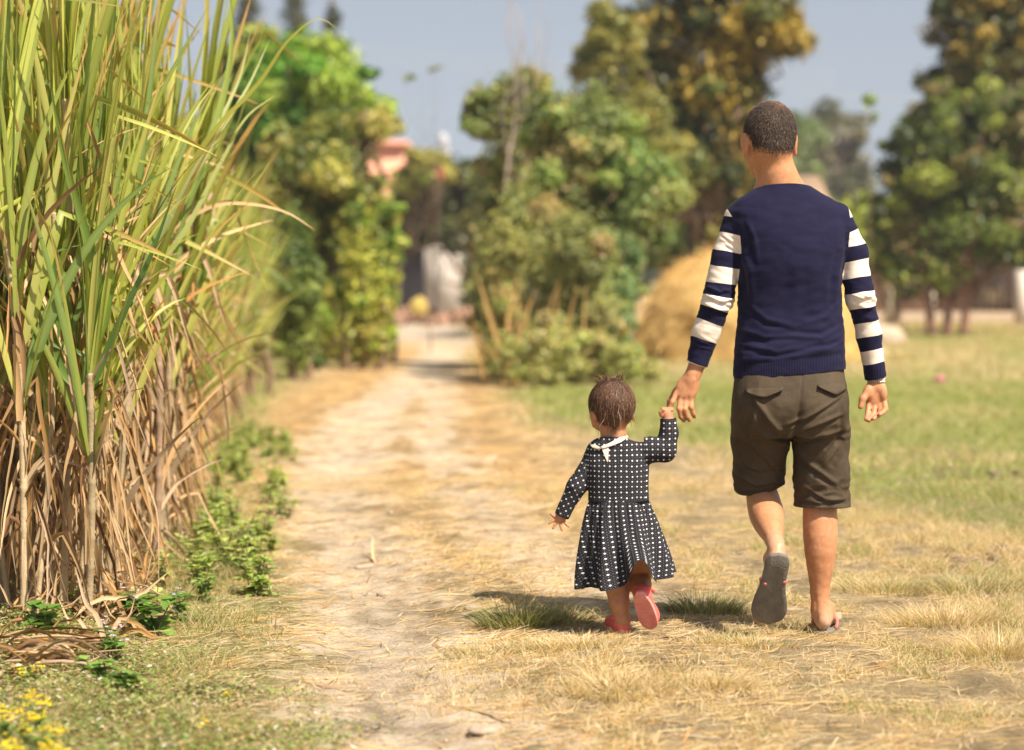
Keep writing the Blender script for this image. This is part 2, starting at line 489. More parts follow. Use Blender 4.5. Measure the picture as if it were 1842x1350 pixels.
    f.ell(M(1563, 704, .012), (.014, .024, .014), .012, Rp)                          # ball of the thumb
    f.ell(M(1589, 706, .014), (.012, .026, .012), .012, Rp)                          # heel of the hand
    f.chain([M(1560, 704, .012), M(1552, 718, .002), M(1548, 732, -.004)], (.013, .0112, .0088), .006)
    for ch in (((1563, 724, .022), (1561, 741, .008), (1560, 750, -.008), (1558, 755, -.02)),
               ((1573, 728, .022), (1572, 745, .006), (1567, 752, -.014), (1563, 757, -.026)),
               ((1583, 728, .020), (1584, 743, .000), (1577, 750, -.022), (1571, 754, -.034)),
               ((1591, 724, .018), (1593, 737, -.002), (1587, 743, -.022), (1582, 746, -.034))):
        f.chain([M(*c) for c in ch], (.0094, .0088, .0080, .0070), .003)
    # legs: the left one swings (knee bent, sole to the rear), the right one carries
    hipL, hipR = M(1382, 690, 0), M(1466, 690, 0)
    kneeL, ankL = M(1369, 885, .13), M(1397, 988, -.165)
    kneeR, ankR = M(1474, 890, .03), M(1475, 1098, .0)
    f.chain([hipL, M(1374, 790, .06), kneeL], (.082, .064, .048), .03)
    f.chain([hipR, M(1472, 790, .02), kneeR], (.088, .070, .052), .03)
    calf = lambda a, b, t, o: a + (b - a) * t + o
    back = np.array([0, -.02, 0.])
    d = ankL - kneeL
    nb = np.array([0, -.55, -.8])                                                    # rear of the shank when it is lifted
    f.chain([kneeL] + [calf(kneeL, ankL, t, nb * .013 * math.sin(min(t / .75, 1) * math.pi)) for t in (.13, .26, .38, .5, .62, .74, .87)] + [ankL], (.0485, .0530, .0550, .0535, .0485, .0415, .0340, .0275, .0250), .012)
    f.chain([kneeR] + [calf(kneeR, ankR, t, back * .95 * math.sin(min(t / .8, 1) * math.pi)) for t in (.12, .24, .36, .48, .6, .72, .84, .93)] + [ankR], (.0500, .0530, .0550, .0540, .0500, .0435, .0360, .0295, .0262, .0255), .012)
    # feet (local: x right, y toe-ward, z up out of the sole)
    def foot(o, R, s):
        P = lambda x, y, z: o + R @ np.array([x * s, y, z])
        f.ell(P(0, .014, .030), (.0275, .036, .032), .012, R)                          # heel
        f.chain([P(0, .01, .035), P(0, .028, .075)], (.0215, .0225), .012)
        for x in (-1, 1): f.ell(P(x * .024, .035, .070), (.010, .013, .013), .01, R)
        f.chain([P(.004, .03, .052), P(.0, .10, .040), P(-.004, .165, .022)], (.033, .030, .020), .02)
        f.ell(P(.018, .15, .020), (.032, .045, .017), .015, R); f.ell(P(-.018, .15, .020), (.034, .045, .018), .015, R)
        for i, (x, l, r) in enumerate(((-.034, .232, .0125), (-.013, .236, .0095), (.004, .228, .009), (.020, .218, .0085), (.036, .205, .008))):
            f.chain([P(x * .9, .17, .018), P(x, l - .02, .018), P(x, l, .013)], (r * 1.05, r, r * .9), .004)
    hL = M(1400, 1010, -.235); tL = M(1381, 1124, -.125)
    RL = basis(tL - hL, np.cross(np.array([1, -.08, .12]), tL - hL)); oL = hL + RL @ np.array([0, .012, .016])
    foot(oL, RL, 1)
    f.cone(ankL, oL + RL @ np.array([0, .03, .06]), .025, .026, .015)
    oR = M(1480, 1143, -.015); oR[2] = .013
    RR = basis((.20, 1, 0), (0, 0, 1))
    foot(oR, RR, -1)
    f.cone(ankR, oR + RR @ np.array([0, .03, .07]), .0235, .024, .015)
    f.cone(M(1475, 1085, .0) , oR + RR @ np.array([0, .004, .045]), .018, .017, .014)        # achilles
    V, Q = f.mesh()
    V = lap(V, Q, 2, .4)
    Vs_ = lap(V, Q, 45, .6); lm = (sstep(.13, .17, V[:, 2]) * sstep(.56, .50, V[:, 2]))[:, None] * (np.linalg.norm(V - hL, axis=1) > .13)[:, None]; V = V + (Vs_ - V) * lm
    N = vnormals(V, Q)
    # tendons and veins on the back of the left hand
    D = np.zeros(len(V))
    hand = sstep(.16, .10, np.linalg.norm(V - M(1238, 700, 0), axis=1))
    for a, b in (((1246, 680), (1222, 712)), ((1247, 682), (1231, 714)), ((1249, 684), (1240, 712))):
        dd, _, _ = seg_dist2(V[:, 0], V[:, 2], [M(*a)[[0, 2]], M(*b)[[0, 2]]]); D += .0016 * np.exp(-(dd / .0035) ** 2) * hand * (N[:, 1] < 0)
    for pts in (((1455, 1040), (1466, 1085), (1466, 1112)), ((1494, 1040), (1486, 1085), (1488, 1112))):
        dd, _, _ = seg_dist2(V[:, 0], V[:, 2], [M(*a)[[0, 2]] for a in pts]); D -= .0025 * np.exp(-(dd / .007) ** 2) * (N[:, 1] < 0)
    V = V + N * (D + .0006 * noise3(V[:, 0] * 60, V[:, 1] * 60, V[:, 2] * 60))[:, None]
    dust = sstep(.10, .0, V[:, 2]) * .75 + sstep(.17, .08, np.linalg.norm(V - hL, axis=1)) * .3
    red = np.clip(sstep(.05, .01, np.linalg.norm(V - M(1384, 280, .02), axis=1)) * 0 + np.where(V[:, 0] > M(1540, 700)[0], sstep(.05, .03, np.linalg.norm(V - M(1566, 752, -.02), axis=1)), 0) * .35
                  + sstep(.025, .0, V[:, 2]) * .3 + .35 * np.exp(-((V[:, 2] - zpy(275)) / .02) ** 2) * (np.abs((V - hc) @ R[:, 0]) > .072), 0, .8)
    body = mesh_obj('body', V, Q, skin, None, {'dust': np.clip(dust, 0, .8), 'red': red}); rel(body, root)
    # ------------------------------------------------ hair: close-cropped, greying
    hm, nt, b = newmat('man_hair')
    at = attr_n(nt, 'Col'); nt.links.new(at.outputs['Color'], b.inputs['Base Color'])
    b.inputs['Roughness'].default_value = .75; b.inputs['Specular IOR Level'].default_value = .2
    fh = Field(hc - .16, hc + .16, .004)
    fh.ell(L(0, .0, .010), (.0785, .099, .103), .01, R); fh.ell(L(0, -.030, .014), (.0755, .070, .086), .02, R); fh.ell(L(0, -.036, -.045), (.056, .052, .050), .03, R)
    Vh, Qh = fh.mesh()
    lv = (Vh - hc) @ R
    line = lambda x, y: np.where(y < -.02, -.080 + .016 * np.abs(x / .07) + .004 * np.sin(x * 90), np.where(y < .028, -.030 + .0 * y, -.03 + 1.9 * (y - .028)))
    keep = lv[:, 2] > line(lv[:, 0], lv[:, 1]) 
    earcut = (np.abs(lv[:, 0]) > .062) & (np.hypot(lv[:, 1] + .006, lv[:, 2] + .028) < .036)
    keep &= ~earcut
    Nh = vnormals(Vh, Qh)
    edge = np.clip((lv[:, 2] - line(lv[:, 0], lv[:, 1])) / .03, 0, 1)
    Vc = Vh + Nh * (-.0035 + .0035 * edge + .0012 * noise3(lv[:, 0] * 160, lv[:, 1] * 160, lv[:, 2] * 90))[:, None]
    Qk = Qh[keep[Qh].all(1)]
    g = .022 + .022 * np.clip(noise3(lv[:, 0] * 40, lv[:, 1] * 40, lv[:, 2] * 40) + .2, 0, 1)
    thin = np.exp(-(np.linalg.norm(Vh - L(.010, -.055, .078), axis=1) / .030) ** 2)[:, None]; hc_ = np.stack([g * 1.15, g * .9, g * .75], 1); hc_ = hc_ + (np.array([.20, .11, .07]) - hc_) * thin * .7  # crown highlight painted into the cap colour, blended as scalp through thin hair
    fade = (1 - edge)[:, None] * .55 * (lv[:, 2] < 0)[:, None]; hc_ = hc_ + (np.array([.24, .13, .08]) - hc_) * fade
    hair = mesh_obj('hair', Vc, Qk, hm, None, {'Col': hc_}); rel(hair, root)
    rs = np.random.RandomState(3)
    ids = np.where(keep)[0]; ids = rs.choice(ids, 26000)
    P = Vh[ids] + rs.normal(0, .0018, (len(ids), 3)); Nn = Nh[ids]; l2 = lv[ids]
    whorl = L(.010, -.055, .078)
    Td = P - whorl; Td -= (Td * Nn).sum(1)[:, None] * Nn; Td /= np.linalg.norm(Td, axis=1)[:, None] + 1e-6
    e = np.clip((l2[:, 2] - line(l2[:, 0], l2[:, 1])) / .035, 0.12, 1)
    Ln = (.004 + .0065 * e) * rs.uniform(.7, 1.25, len(ids))
    dirn = Nn * .38 + Td * 1.0 + rs.normal(0, .22, Td.shape); dirn /= np.linalg.norm(dirn, axis=1)[:, None]
    side = np.cross(dirn, Nn); side /= np.linalg.norm(side, axis=1)[:, None] + 1e-6
    wd = rs.uniform(.0003, .0007, len(ids))[:, None]
    base = P - Nn * .003
    A = base - side * wd; B = base + side * wd; C = base + dirn * Ln[:, None] + side * wd * .4; Dd = base + dirn * Ln[:, None] - side * wd * .4
    VV = np.stack([A, B, C, Dd], 1).reshape(-1, 3); QQ = np.arange(len(VV)).reshape(-1, 4)
    gr = np.clip(rs.uniform(0, 1, len(ids)) + .25 * np.exp(-(np.linalg.norm(P - whorl, axis=1) / .05) ** 2), 0, .99); c0 = np.where((gr > .94)[:, None], np.array([.20, .15, .12]), np.where((gr > .5)[:, None], np.array([.10, .066, .050]), np.array([.038, .026, .021])))  # more pale strands near the whorl, part of the painted crown highlight
    st = mesh_obj('hair_strands', VV, QQ, hm, None, {'Col': np.repeat(c0, 4, 0)}); rel(st, hair); st['kind'] = 'stuff'
    # ------------------------------------------------ sweater
    sw = newmat('sweater_knit'); m, nt, b = sw
    at = attr_n(nt, 'stripe'); tor = attr_n(nt, 'rib')
    s = math_n(nt, 'GREATER_THAN', at.outputs['Fac'], 0.0)
    fn = noise_n(nt, 22, 7, .7)
    navy = ramp_n(nt, fn, [(.3, (.0065, .006, .026)), (.75, (.011, .0105, .038))])
    crm = ramp_n(nt, fn, [(.3, (.66, .57, .48)), (.7, (.76, .68, .60))])
    nt.links.new(mix_n(nt, s, navy, crm), b.inputs['Base Color'])
    b.inputs['Roughness'].default_value = .85; b.inputs['Specular IOR Level'].default_value = .15
    b.inputs['Sheen Weight'].default_value = .03; b.inputs['Sheen Roughness'].default_value = .5
    tc = nt.nodes.new('ShaderNodeTexCoord')
    wv = nt.nodes.new('ShaderNodeTexWave'); wv.bands_direction = 'X'; wv.inputs['Scale'].default_value = 62; wv.inputs['Distortion'].default_value = .3
    nt.links.new(tc.outputs['Object'], wv.inputs['Vector'])
    hgt = math_n(nt, 'ADD', math_n(nt, 'MULTIPLY', wv.outputs['Fac'], tor.outputs['Fac']), math_n(nt, 'MULTIPLY', noise_n(nt, 420, 2), .5))
    hgt = math_n(nt, 'ADD', hgt, math_n(nt, 'MULTIPLY', noise_n(nt, 40, 5), .6))
    bump_n(nt, b, hgt, .5, .003)
    f = Field(M(1215, 715, -.19), M(1620, 305, .19), .004)
    f.stack(*pstack([(318, 1372, 1440, .052, .0), (332, 1366, 1452, .058, .0), (345, 1350, 1470, .066, 0), (358, 1328, 1494, .075, 0), (372, 1314, 1512, .085, 0),
                     (400, 1313, 1521, .10, -.004), (440, 1323, 1521, .112, -.008), (480, 1327, 1515, .115, -.008), (520, 1329, 1513, .113, 0), (560, 1328, 1515, .112, .004),
                     (600, 1324, 1518, .114, .002), (640, 1321, 1520, .120, -.004), (665, 1319, 1521, .120, -.006), (700, 1320, 1520, .120, -.006)]), k=.012, p=2.35)
    f.chain([M(1326, 396), M(1306, 462, 0), M(1292, 535, -.008), M(1270, 600, .004), M(1249, 668, .012)], (.043, .0445, .0475, .0425, .034), .014)
    f.chain([M(1507, 391), M(1535, 455, 0), M(1548, 535, -.012), M(1563, 605, .012), M(1578, 696, .032)], (.043, .0445, .0445, .0395, .0325), .014)
    V, Q = f.mesh(); V = lap(V, Q, 2, .5); N = vnormals(V, Q)
    al = [M(1322, 372)[[0, 2]], M(1306, 470)[[0, 2]], M(1292, 535)[[0, 2]], M(1253, 655)[[0, 2]]]
    ar = [M(1508, 365)[[0, 2]], M(1535, 455)[[0, 2]], M(1548, 535)[[0, 2]], M(1577, 680)[[0, 2]]]
    x, z = V[:, 0], V[:, 2]
    pl = lambda x, z: z                                    # helper placeholder for clarity
    xl = M(1333, 480)[0]; xr = M(1511, 480)[0]
    armL = x < xl + .0; armR = x > xr - .0
    # general soft cloth noise + ring wrinkles at the elbows + folds across the small of the back
    D = .0028 * noise3(x * 9, V[:, 1] * 9, z * 14) + .0016 * noise3(x * 22, V[:, 1] * 22, z * 40) + .0012 * (1 - 2 * np.abs(noise3(x * 12 + z * 6, V[:, 1] * 12, z * 26 - x * 8)))
    for cpt, am, sp in ((M(1292, 540), armL, .07), (M(1549, 548), armR, .06), (M(1265, 622), armL, .03), (M(1320, 430), armL, .035), (M(1520, 430), armR, .03)):
        e = np.exp(-(((x - cpt[0]) ** 2 + (z - cpt[2]) ** 2) / sp ** 2)) * am
        D += e * .0062 * (np.abs(noise3(x * 13 + z * 8, V[:, 1] * 10, z * 48 + x * 14)) * 2 - .5)
    low = np.exp(-((z - zpy(618)) / .055) ** 2) * (~armL) * (~armR)
    D += low * .0065 * (noise3(x * 7 + z * 6, V[:, 1] * 7, z * 36 - x * 8))
    F1 = [(((1325, 590), (1370, 606), (1430, 600)), .012, .0035), (((1330, 618), (1390, 632), (1460, 618)), .012, .0035), (((1515, 585), (1470, 607), (1410, 604)), .012, .0032),
          (((1518, 612), (1485, 626), (1440, 630)), .010, .003), (((1340, 545), (1375, 575), (1420, 585)), .013, .003), (((1505, 545), (1480, 570), (1440, 580)), .013, .0025),
          (((1330, 450), (1345, 490), (1348, 540)), .016, .004), (((1512, 450), (1500, 495), (1498, 540)), .016, .004),
          (((1425, 470), (1426, 530), (1420, 580)), .028, .0012), (((1340, 400), (1352, 430), (1356, 470)), .012, .003),
          (((1305, 440), (1318, 448), (1330, 462)), .006, .003), (((1300, 424), (1316, 436), (1328, 452)), .006, .003),
          (((1264, 528), (1292, 542), (1322, 538)), .007, .004), (((1262, 545), (1290, 558), (1318, 556)), .008, .004), (((1270, 515), (1290, 525), (1310, 522)), .008, .003),
          (((1528, 545), (1552, 556), (1580, 548)), .007, .003), (((1526, 528), (1548, 536), (1570, 530)), .007, .003), (((1532, 440), (1520, 452), (1512, 470)), .006, .003)]
    D += 1.45 * folds(V, N, F1, 0)
    # ribbed hem: pulled in a touch
    zr = lambda x: zpy(653) + (x - M(1320, 653)[0]) * (zpy(633) - zpy(653)) / (M(1518, 653)[0] - M(1320, 653)[0])
    tors = (~armL) & (~armR)
    ribm = tors * sstep(.004, -.004, z - zr(x))
    D += -.003 * ribm + .003 * np.exp(-((z - zr(x) - .010) / .008) ** 2) * tors
    V = V + N * D[:, None]
    o = mesh_obj('sweater', V, Q, m)
    hemL, hemR = M(1320, 683), M(1520, 663); hd = hemR - hemL
    hn = np.array([hd[2], 0, -hd[0]]); hn /= np.linalg.norm(hn)
    midx = lambda co: xl - .004 < co.x < xr + .004
    cL, cR = M(1253, 654, .01), M(1577, 679, .03)
    nL = cL - M(1272, 600, .004); nR = cR - M(1563, 605, .012)
    nL = nL / np.linalg.norm(nL); nR = nR / np.linalg.norm(nR)
    cut(o, [(hemL, hn, lambda co: xl - .03 < co.x < xr + .03 and co.z < zpy(640)), (M(1409, 332, -.05), (-.03, .30, 1), lambda co: co.z > zpy(362)),
            (cL, nL, lambda co: co.x < xl - .02 and co.z < zpy(600)), (cR, nR + np.array([0, 0, 0]), lambda co: co.x > xr + .02 and co.z < zpy(600))])
    P = coords(o); x, z = P[:, 0], P[:, 2]
    def bands(edges, first, py, pts):
        d, sg, t = seg_dist2(x, z, [M(*p)[[0, 2]] for p in pts])
        n = len(pts) - 1; k = np.clip((t * n).astype(int), 0, n - 1); fr = t * n - k
        pyv = np.array([p[1] for p in pts], float); v = pyv[k] + (pyv[k + 1] - pyv[k]) * fr
        v = v + 1.6 * noise3(x * 16, P[:, 1] * 16, z * 10)
        e = np.array(edges, float); i = np.clip(np.searchsorted(e, v), 0, len(e))
        lo = np.concatenate([[e[0] - 60], e]); hi = np.concatenate([e, [e[-1] + 60]])
        dd = np.minimum(v - lo[i], hi[i] - v)
        return np.where(i % 2 == 0, first, -first) * dd, d
    sL, dL = bands([392, 421, 453, 480, 510, 534, 556, 580, 612], 1, 0, [(1328, 352), (1312, 420), (1299, 480), (1291, 535), (1270, 600), (1253, 655)])
    sR, dR = bands([366 + 31, 418, 443, 469, 499, 526, 554, 580, 606, 630, 654], 1, 0, [(1498, 350), (1528, 420), (1540, 480), (1549, 535), (1563, 605), (1577, 682)])
    # seam of the armhole: world x of the seam as a function of height
    seam = lambda tab: np.interp(z, [zpy(q[0]) for q in tab][::-1], [M(q[1], q[0])[0] for q in tab][::-1])
    xsL = seam([(340, 1302), (368, 1303), (395, 1317), (425, 1328), (445, 1330), (470, 1330), (500, 1327.5), (525, 1324.5), (560, 1321), (600, 1316), (640, 1311), (700, 1300)])
    xsR = seam([(340, 1530), (362, 1525), (400, 1527), (440, 1523), (470, 1518), (495, 1513.5), (520, 1515.5), (560, 1520), (600, 1525), (640, 1530), (700, 1536)])
    inL = (xsL - x) / SPX; inR = (x - xsR) / SPX
    sgn = np.maximum(np.minimum(sL, inL), np.minimum(sR, inR))
    set_attr(o.data, 'stripe', sgn)
    zr2 = np.clip(sstep(.004, -.004, z - zr(x)) * ((x > xl) & (x < xr)) + (z < zpy(662)) * (x > xr) , 0, 1)
    set_attr(o.data, 'rib', zr2)
    sol = o.modifiers.new('thickness', 'SOLIDIFY'); sol.thickness = .004; sol.offset = -1
    rel(o, root)
    # cream turned edge at the left cuff, pale tee edge at the neck
    cream = plain('cream_cotton', (.74, .66, .58), .85, .08, 30, .1)
    def ring(name, c, n, rx, r, par, ry=None, th=.006, mat=cream):
        Rr = basis(n, (0, 1, 0.01)) if abs(np.asarray(n)[1]) < .9 else basis(n, (0, 0, 1))
        a = np.linspace(0, 2 * np.pi, 49)[:-1]; mb = MB(); pr = []
        for da, db in ((0, 0), (th, 0), (th, -.003), (0, -.003)):
            pr.append(c + ((rx + db) * np.cos(a))[:, None] * Rr[:, 0] + (((ry or rx) + db) * np.sin(a))[:, None] * Rr[:, 2] + da * Rr[:, 1])
        Vr = np.concatenate(pr); n_ = 48; Qr = []
        for k in range(4):
            k2 = (k + 1) % 4
            for j in range(n_): Qr.append((k * n_ + j, k * n_ + (j + 1) % n_, k2 * n_ + (j + 1) % n_, k2 * n_ + j))
        q = mesh_obj(name, Vr, np.array(Qr), mat); bmf = bmesh.new(); bmf.from_mesh(q.data); bmesh.ops.recalc_face_normals(bmf, faces=bmf.faces); bmf.to_mesh(q.data); bmf.free()
        rel(q, par); return q
    ring('cuff_lining', cL - nL * .002, nL, .0335, 0, o, .0325, .006)
    # ------------------------------------------------ shorts
    m, nt, b = newmat('shorts_cotton')
    fn = noise_n(nt, 12, 6); f2 = noise_n(nt, 220, 3)
    c = ramp_n(nt, fn, [(.3, (.050, .036, .021)), (.7, (.074, .053, .032))])
    c = mix_n(nt, .3, c, ramp_n(nt, f2, [(.35, (.5, .5, .5)), (.6, (1, 1, 1))]), 'MULTIPLY')
    nt.links.new(c, b.inputs['Base Color']); b.inputs['Roughness'].default_value = .75; b.inputs['Specular IOR Level'].default_value = .25
    bump_n(nt, b, math_n(nt, 'ADD', noise_n(nt, 300, 2), math_n(nt, 'MULTIPLY', noise_n(nt, 45, 5), 1.2)), .45, .003)
    cot = m
    f = Field(M(1290, 945, -.24), M(1560, 635, .29), .004)
    f.stack(*pstack([(640, 1326, 1514, .105, 0), (665, 1324, 1518, .112, -.004), (695, 1320, 1522, .122, -.010), (725, 1318, 1525, .130, -.016), (755, 1317, 1527, .126, -.012), (785, 1318, 1527, .110, 0)]), k=.03, p=2.4)
    def tube(rows, k):
        for (a, b2) in zip(rows[:-1], rows[1:]):
            pa, pb = M((a[1] + a[2]) / 2, a[0], a[3]), M((b2[1] + b2[2]) / 2, b2[0], b2[3])
            f.cone(pa, pb, (a[2] - a[1]) / 2 * SPX, (b2[2] - b2[1]) / 2 * SPX, k)
    tube([(740, 1319, 1420, .0), (790, 1317, 1422, .060), (850, 1319, 1414, .105), (905, 1324, 1412, .150), (950, 1330, 1412, .175)], .012)
    tube([(740, 1427, 1526, .0), (790, 1427, 1526, .01), (850, 1428, 1526, .02), (905, 1431, 1526, .03), (955, 1433, 1526, .03)], .012)
    for px in (1376, 1468): f.ell(M(px, 722, -.055), (.080, .070, .088), .04)
    V, Q = f.mesh(); V = lap(V, Q, 2, .5); N = vnormals(V, Q); x, z = V[:, 0], V[:, 2]
    D = .0035 * noise3(x * 10, V[:, 1] * 8, z * 9) + .0016 * noise3(x * 30, V[:, 1] * 30, z * 30)
    rdg = lambda q: 1 - np.abs(q) * 2
    D += .0032 * rdg(noise3(x * 15 + z * 11, V[:, 1] * 8, z * 20 - x * 11)) * sstep(zpy(690), zpy(760), z)
    D += .004 * rdg(noise3(x * 14 - z * 8, V[:, 1] * 10, z * 38)) * sstep(zpy(850), zpy(885), z)
    F2 = [(((1350, 712), (1375, 750), (1398, 775)), .014, .008), (((1405, 760), (1440, 748), (1500, 712)), .009, .006), (((1424, 775), (1460, 758), (1505, 742)), .010, .007),
          (((1425, 790), (1470, 778), (1520, 770)), .011, .006), (((1420, 800), (1385, 790), (1345, 765)), .012, .006), (((1428, 800), (1455, 835), (1500, 868)), .012, .007),
          (((1522, 770), (1490, 815), (1465, 850)), .010, .005), (((1335, 780), (1370, 815), (1405, 850)), .012, .006), (((1325, 850), (1360, 872), (1405, 866)), .010, .007),
          (((1330, 830), (1365, 845), (1412, 838)), .010, .005), (((1325, 880), (1350, 884), (1400, 876)), .006, .005), (((1440, 870), (1480, 895), (1520, 898)), .009, .005),
          (((1435, 895), (1470, 902), (1515, 896)), .006, .003), (((1355, 700), (1352, 740), (1340, 790)), .014, .005), (((1510, 720), (1514, 780), (1500, 830)), .012, .004)]
    D += 1.2 * folds(V, N, F2, 0)
    # the crease between the buttocks and the centre seam
    cx = np.interp(z, [zpy(800), zpy(740), zpy(660)], [M(1424, 800)[0], M(1427, 740)[0], M(1437, 660)[0]])
    D += -.010 * np.exp(-((x - cx) / .012) ** 2) * (N[:, 1] < .2) * sstep(zpy(690), zpy(750), z) - .0025 * np.exp(-((x - cx) / .0025) ** 2) * (N[:, 1] < 0)
    V = V + N * D[:, None]
    o = mesh_obj('shorts', V, Q, m)
    nl = M(1412, 868) - M(1325, 893); nl = np.array([nl[2], 0, -nl[0]]); nl = nl / np.linalg.norm(nl) + np.array([0, .32, 0])
    xm = M(1423, 800)[0]
    cut(o, [(M(1370, 892, .03), nl, lambda co: co.x < xm and co.z < zpy(830)), (M(1480, 915, -.05), (.0, .0, -1), lambda co: co.x > xm and co.z < zpy(840)),
            (M(1420, 650), (0, 0, 1))])
    sol = o.modifiers.new('thickness', 'SOLIDIFY'); sol.thickness = .0035; sol.offset = -1
    rel(o, root)
    # hem turn-ups, pocket welts and flaps as sub-parts (flaps sit on the rear face)
    dg = bpy.context.evaluated_depsgraph_get(); dg.update()
    from mathutils.bvhtree import BVHTree
    bvh = BVHTree.FromObject(o, dg)
    def onback(px, py):
        p = W(px, py, 7.2); h = bvh.ray_cast(Vector(p), Vector((p - np.array([0, 0, CAMH])) / np.linalg.norm(p - np.array([0, 0, CAMH]))))
        return np.array(h[0]) if h[0] is not None else M(px, py, -.12)
    def flap(name, top, bot, lift):
        n = 14; Vf = []; m_ = 5
        for i in range(n):
            t = i / (n - 1)
            a = np.interp(t, np.linspace(0, 1, len(top)), [p[0] for p in top]), np.interp(t, np.linspace(0, 1, len(top)), [p[1] for p in top])
            b_ = np.interp(t, np.linspace(0, 1, len(bot)), [p[0] for p in bot]), np.interp(t, np.linspace(0, 1, len(bot)), [p[1] for p in bot])
            for j in range(m_):
                s_ = j / (m_ - 1); p = onback(a[0] + (b_[0] - a[0]) * s_, a[1] + (b_[1] - a[1]) * s_)
                Vf.append(p + np.array([0, -.0035 - lift * s_ ** 1.5, 0]))
        Qf = [(i * m_ + j, i * m_ + j + 1, (i + 1) * m_ + j + 1, (i + 1) * m_ + j) for i in range(n - 1) for j in range(m_ - 1)]
        q = mesh_obj(name, Vf, np.array(Qf), cot); s2 = q.modifiers.new('thickness', 'SOLIDIFY'); s2.thickness = .003; s2.offset = 0
        rel(q, o); return q
    flap('pocket_flap', [(1340, 700), (1375, 699), (1409, 697)], [(1342, 705), (1356, 712), (1376, 715), (1395, 707), (1408, 701)], .012)
    flap('pocket_flap', [(1470, 693), (1495, 690), (1522, 689)], [(1472, 696), (1488, 704), (1504, 711), (1516, 703), (1522, 700)], .010)
    # ------------------------------------------------ watch
    steel, nt, b = newmat('steel'); b.inputs['Base Color'].default_value = (.62, .6, .56, 1); b.inputs['Metallic'].default_value = .9; b.inputs['Roughness'].default_value = .3
    wc = M(1576, 684, .03); ax = M(1576, 700, .03) - M(1577, 676, .03); Rw = basis(ax, (0, -1, 0))
    mb = MB()
    for k in range(26):
        a = 2 * math.pi * k / 26; c = wc + Rw[:, 0] * math.cos(a) * .0285 + Rw[:, 2] * math.sin(a) * .0265
        rr = basis(-Rw[:, 0] * math.sin(a) + Rw[:, 2] * math.cos(a), Rw[:, 1])
        for q in (-1, 0, 1): mb.box((-.0014, -.0027, -.0022), (.0014, .0027, .0022), None, rr, c + Rw[:, 1] * q * .0050)
    wt = mb.build('watch', steel, root, False, True)
    dm = plain('watch_dial', (.03, .03, .035), .2, .1, 20, 0)
    mb = MB(); c = wc + Rw[:, 2] * -.031; mb.tube([c, c - Rw[:, 2] * .008], .016, 24); q = mb.build('watch_case', steel, wt, True, True)
    mb = MB(); mb.tube([c - Rw[:, 2] * .008, c - Rw[:, 2] * .0088], .0135, 24); mb.build('dial', dm, q, False, True)
    # ------------------------------------------------ flip-flops
    rub = plain('worn_rubber', (.150, .136, .118), .9, .30, 22, .35)
    pink = plain('pink_rubber', (.55, .16, .12), .6, .15, 20, .1)
    def flip(o0, R, s, nar=1.0):
        t = np.linspace(0, 1, 72, endpoint=False)
        ys = [-.014, -.010, 0, .04, .09, .14, .18, .215, .238, .252]; hl = [.0, .019, .029, .036, .039, .048, .054, .052, .036, .0]; hr = [0, .018, .028, .034, .033, .040, .049, .047, .031, .0]
        yy = -.014 + .133 * (1 - np.cos(np.linspace(0, np.pi, 40)))
        lf = 1.06 * smooth_interp(yy, np.array(ys), np.array(hl)); rt = 1.06 * smooth_interp(yy, np.array(ys), np.array(hr)); lf[[0, -1]] = 0; rt[[0, -1]] = 0
        out = [( s * r, y) for r, y in zip(rt, yy)] + [(-s * l, y) for l, y in list(zip(lf, yy))[-2:0:-1]]
        out = np.array(out) * [nar, 1]; n = len(out); ctr = np.array([0, .125])
        Vs, lay = [], [(-.004, .985), (-.007, 1.0), (.006, 1.01), (.009, .985), (.009, .0), (-.004, .0)]
        order = [(-.007, 0.0), (-.007, .6), (-.0072, .975), (-.005, 1.0), (.006, 1.01), (.009, .99), (.009, .5), (.009, 0.0)]
        for zz, sc in order:
            p = ctr + (out - ctr) * sc
            for q in p: Vs.append(o0 + R @ np.array([q[0], q[1] - .006, zz + .0012 * math.sin(q[1] * 40)]))
        Qs = [(k * n + j, k * n + (j + 1) % n, (k + 1) * n + (j + 1) % n, (k + 1) * n + j) for k in range(len(order) - 1) for j in range(n)]
        q = mesh_obj('flip_flop', np.array(Vs), np.array(Qs), rub); bmf = bmesh.new(); bmf.from_mesh(q.data)
        bmesh.ops.remove_doubles(bmf, verts=bmf.verts, dist=1e-5); bmesh.ops.recalc_face_normals(bmf, faces=bmf.faces); bmf.to_mesh(q.data); bmf.free(); rel(q, root)
        P = lambda x, y, z: o0 + R @ np.array([x * s, y, z])
        mb = MB()
        for pts in ([P(-.012, .185, .008), P(-.012, .18, .035), P(-.03, .14, .046), P(-.040, .095, .028), P(-.036, .085, .006)], [P(-.012, .185, .008), P(-.012, .18, .035), P(.016, .14, .046), P(.040, .10, .028), P(.036, .085, .006)]):
            pp = np.array(pts); tt = np.linspace(0, 1, 16); cp = np.stack([np.interp(tt, np.linspace(0, 1, 5), pp[:, i]) for i in range(3)], 1)
            mb.tube(cp, .0055, 8)
        mb.build('strap', pink, q, True, True)
        for (a_, b_) in ((-.030, .092), (.030, .080)):
            mb = MB(); mb.tube([P(a_, b_, -.0068), P(a_, b_, -.0092)], .0055, 12); mb.build('strap_plug', pink, q, True, True)
        return q
    flip(oL + RL @ np.array([0, -.016, -.010]), RL, 1)
    flip(oR + RR @ np.array([0, -.002, -.013]), RR, -1, .86)
    return root
CH_Y = 7.70
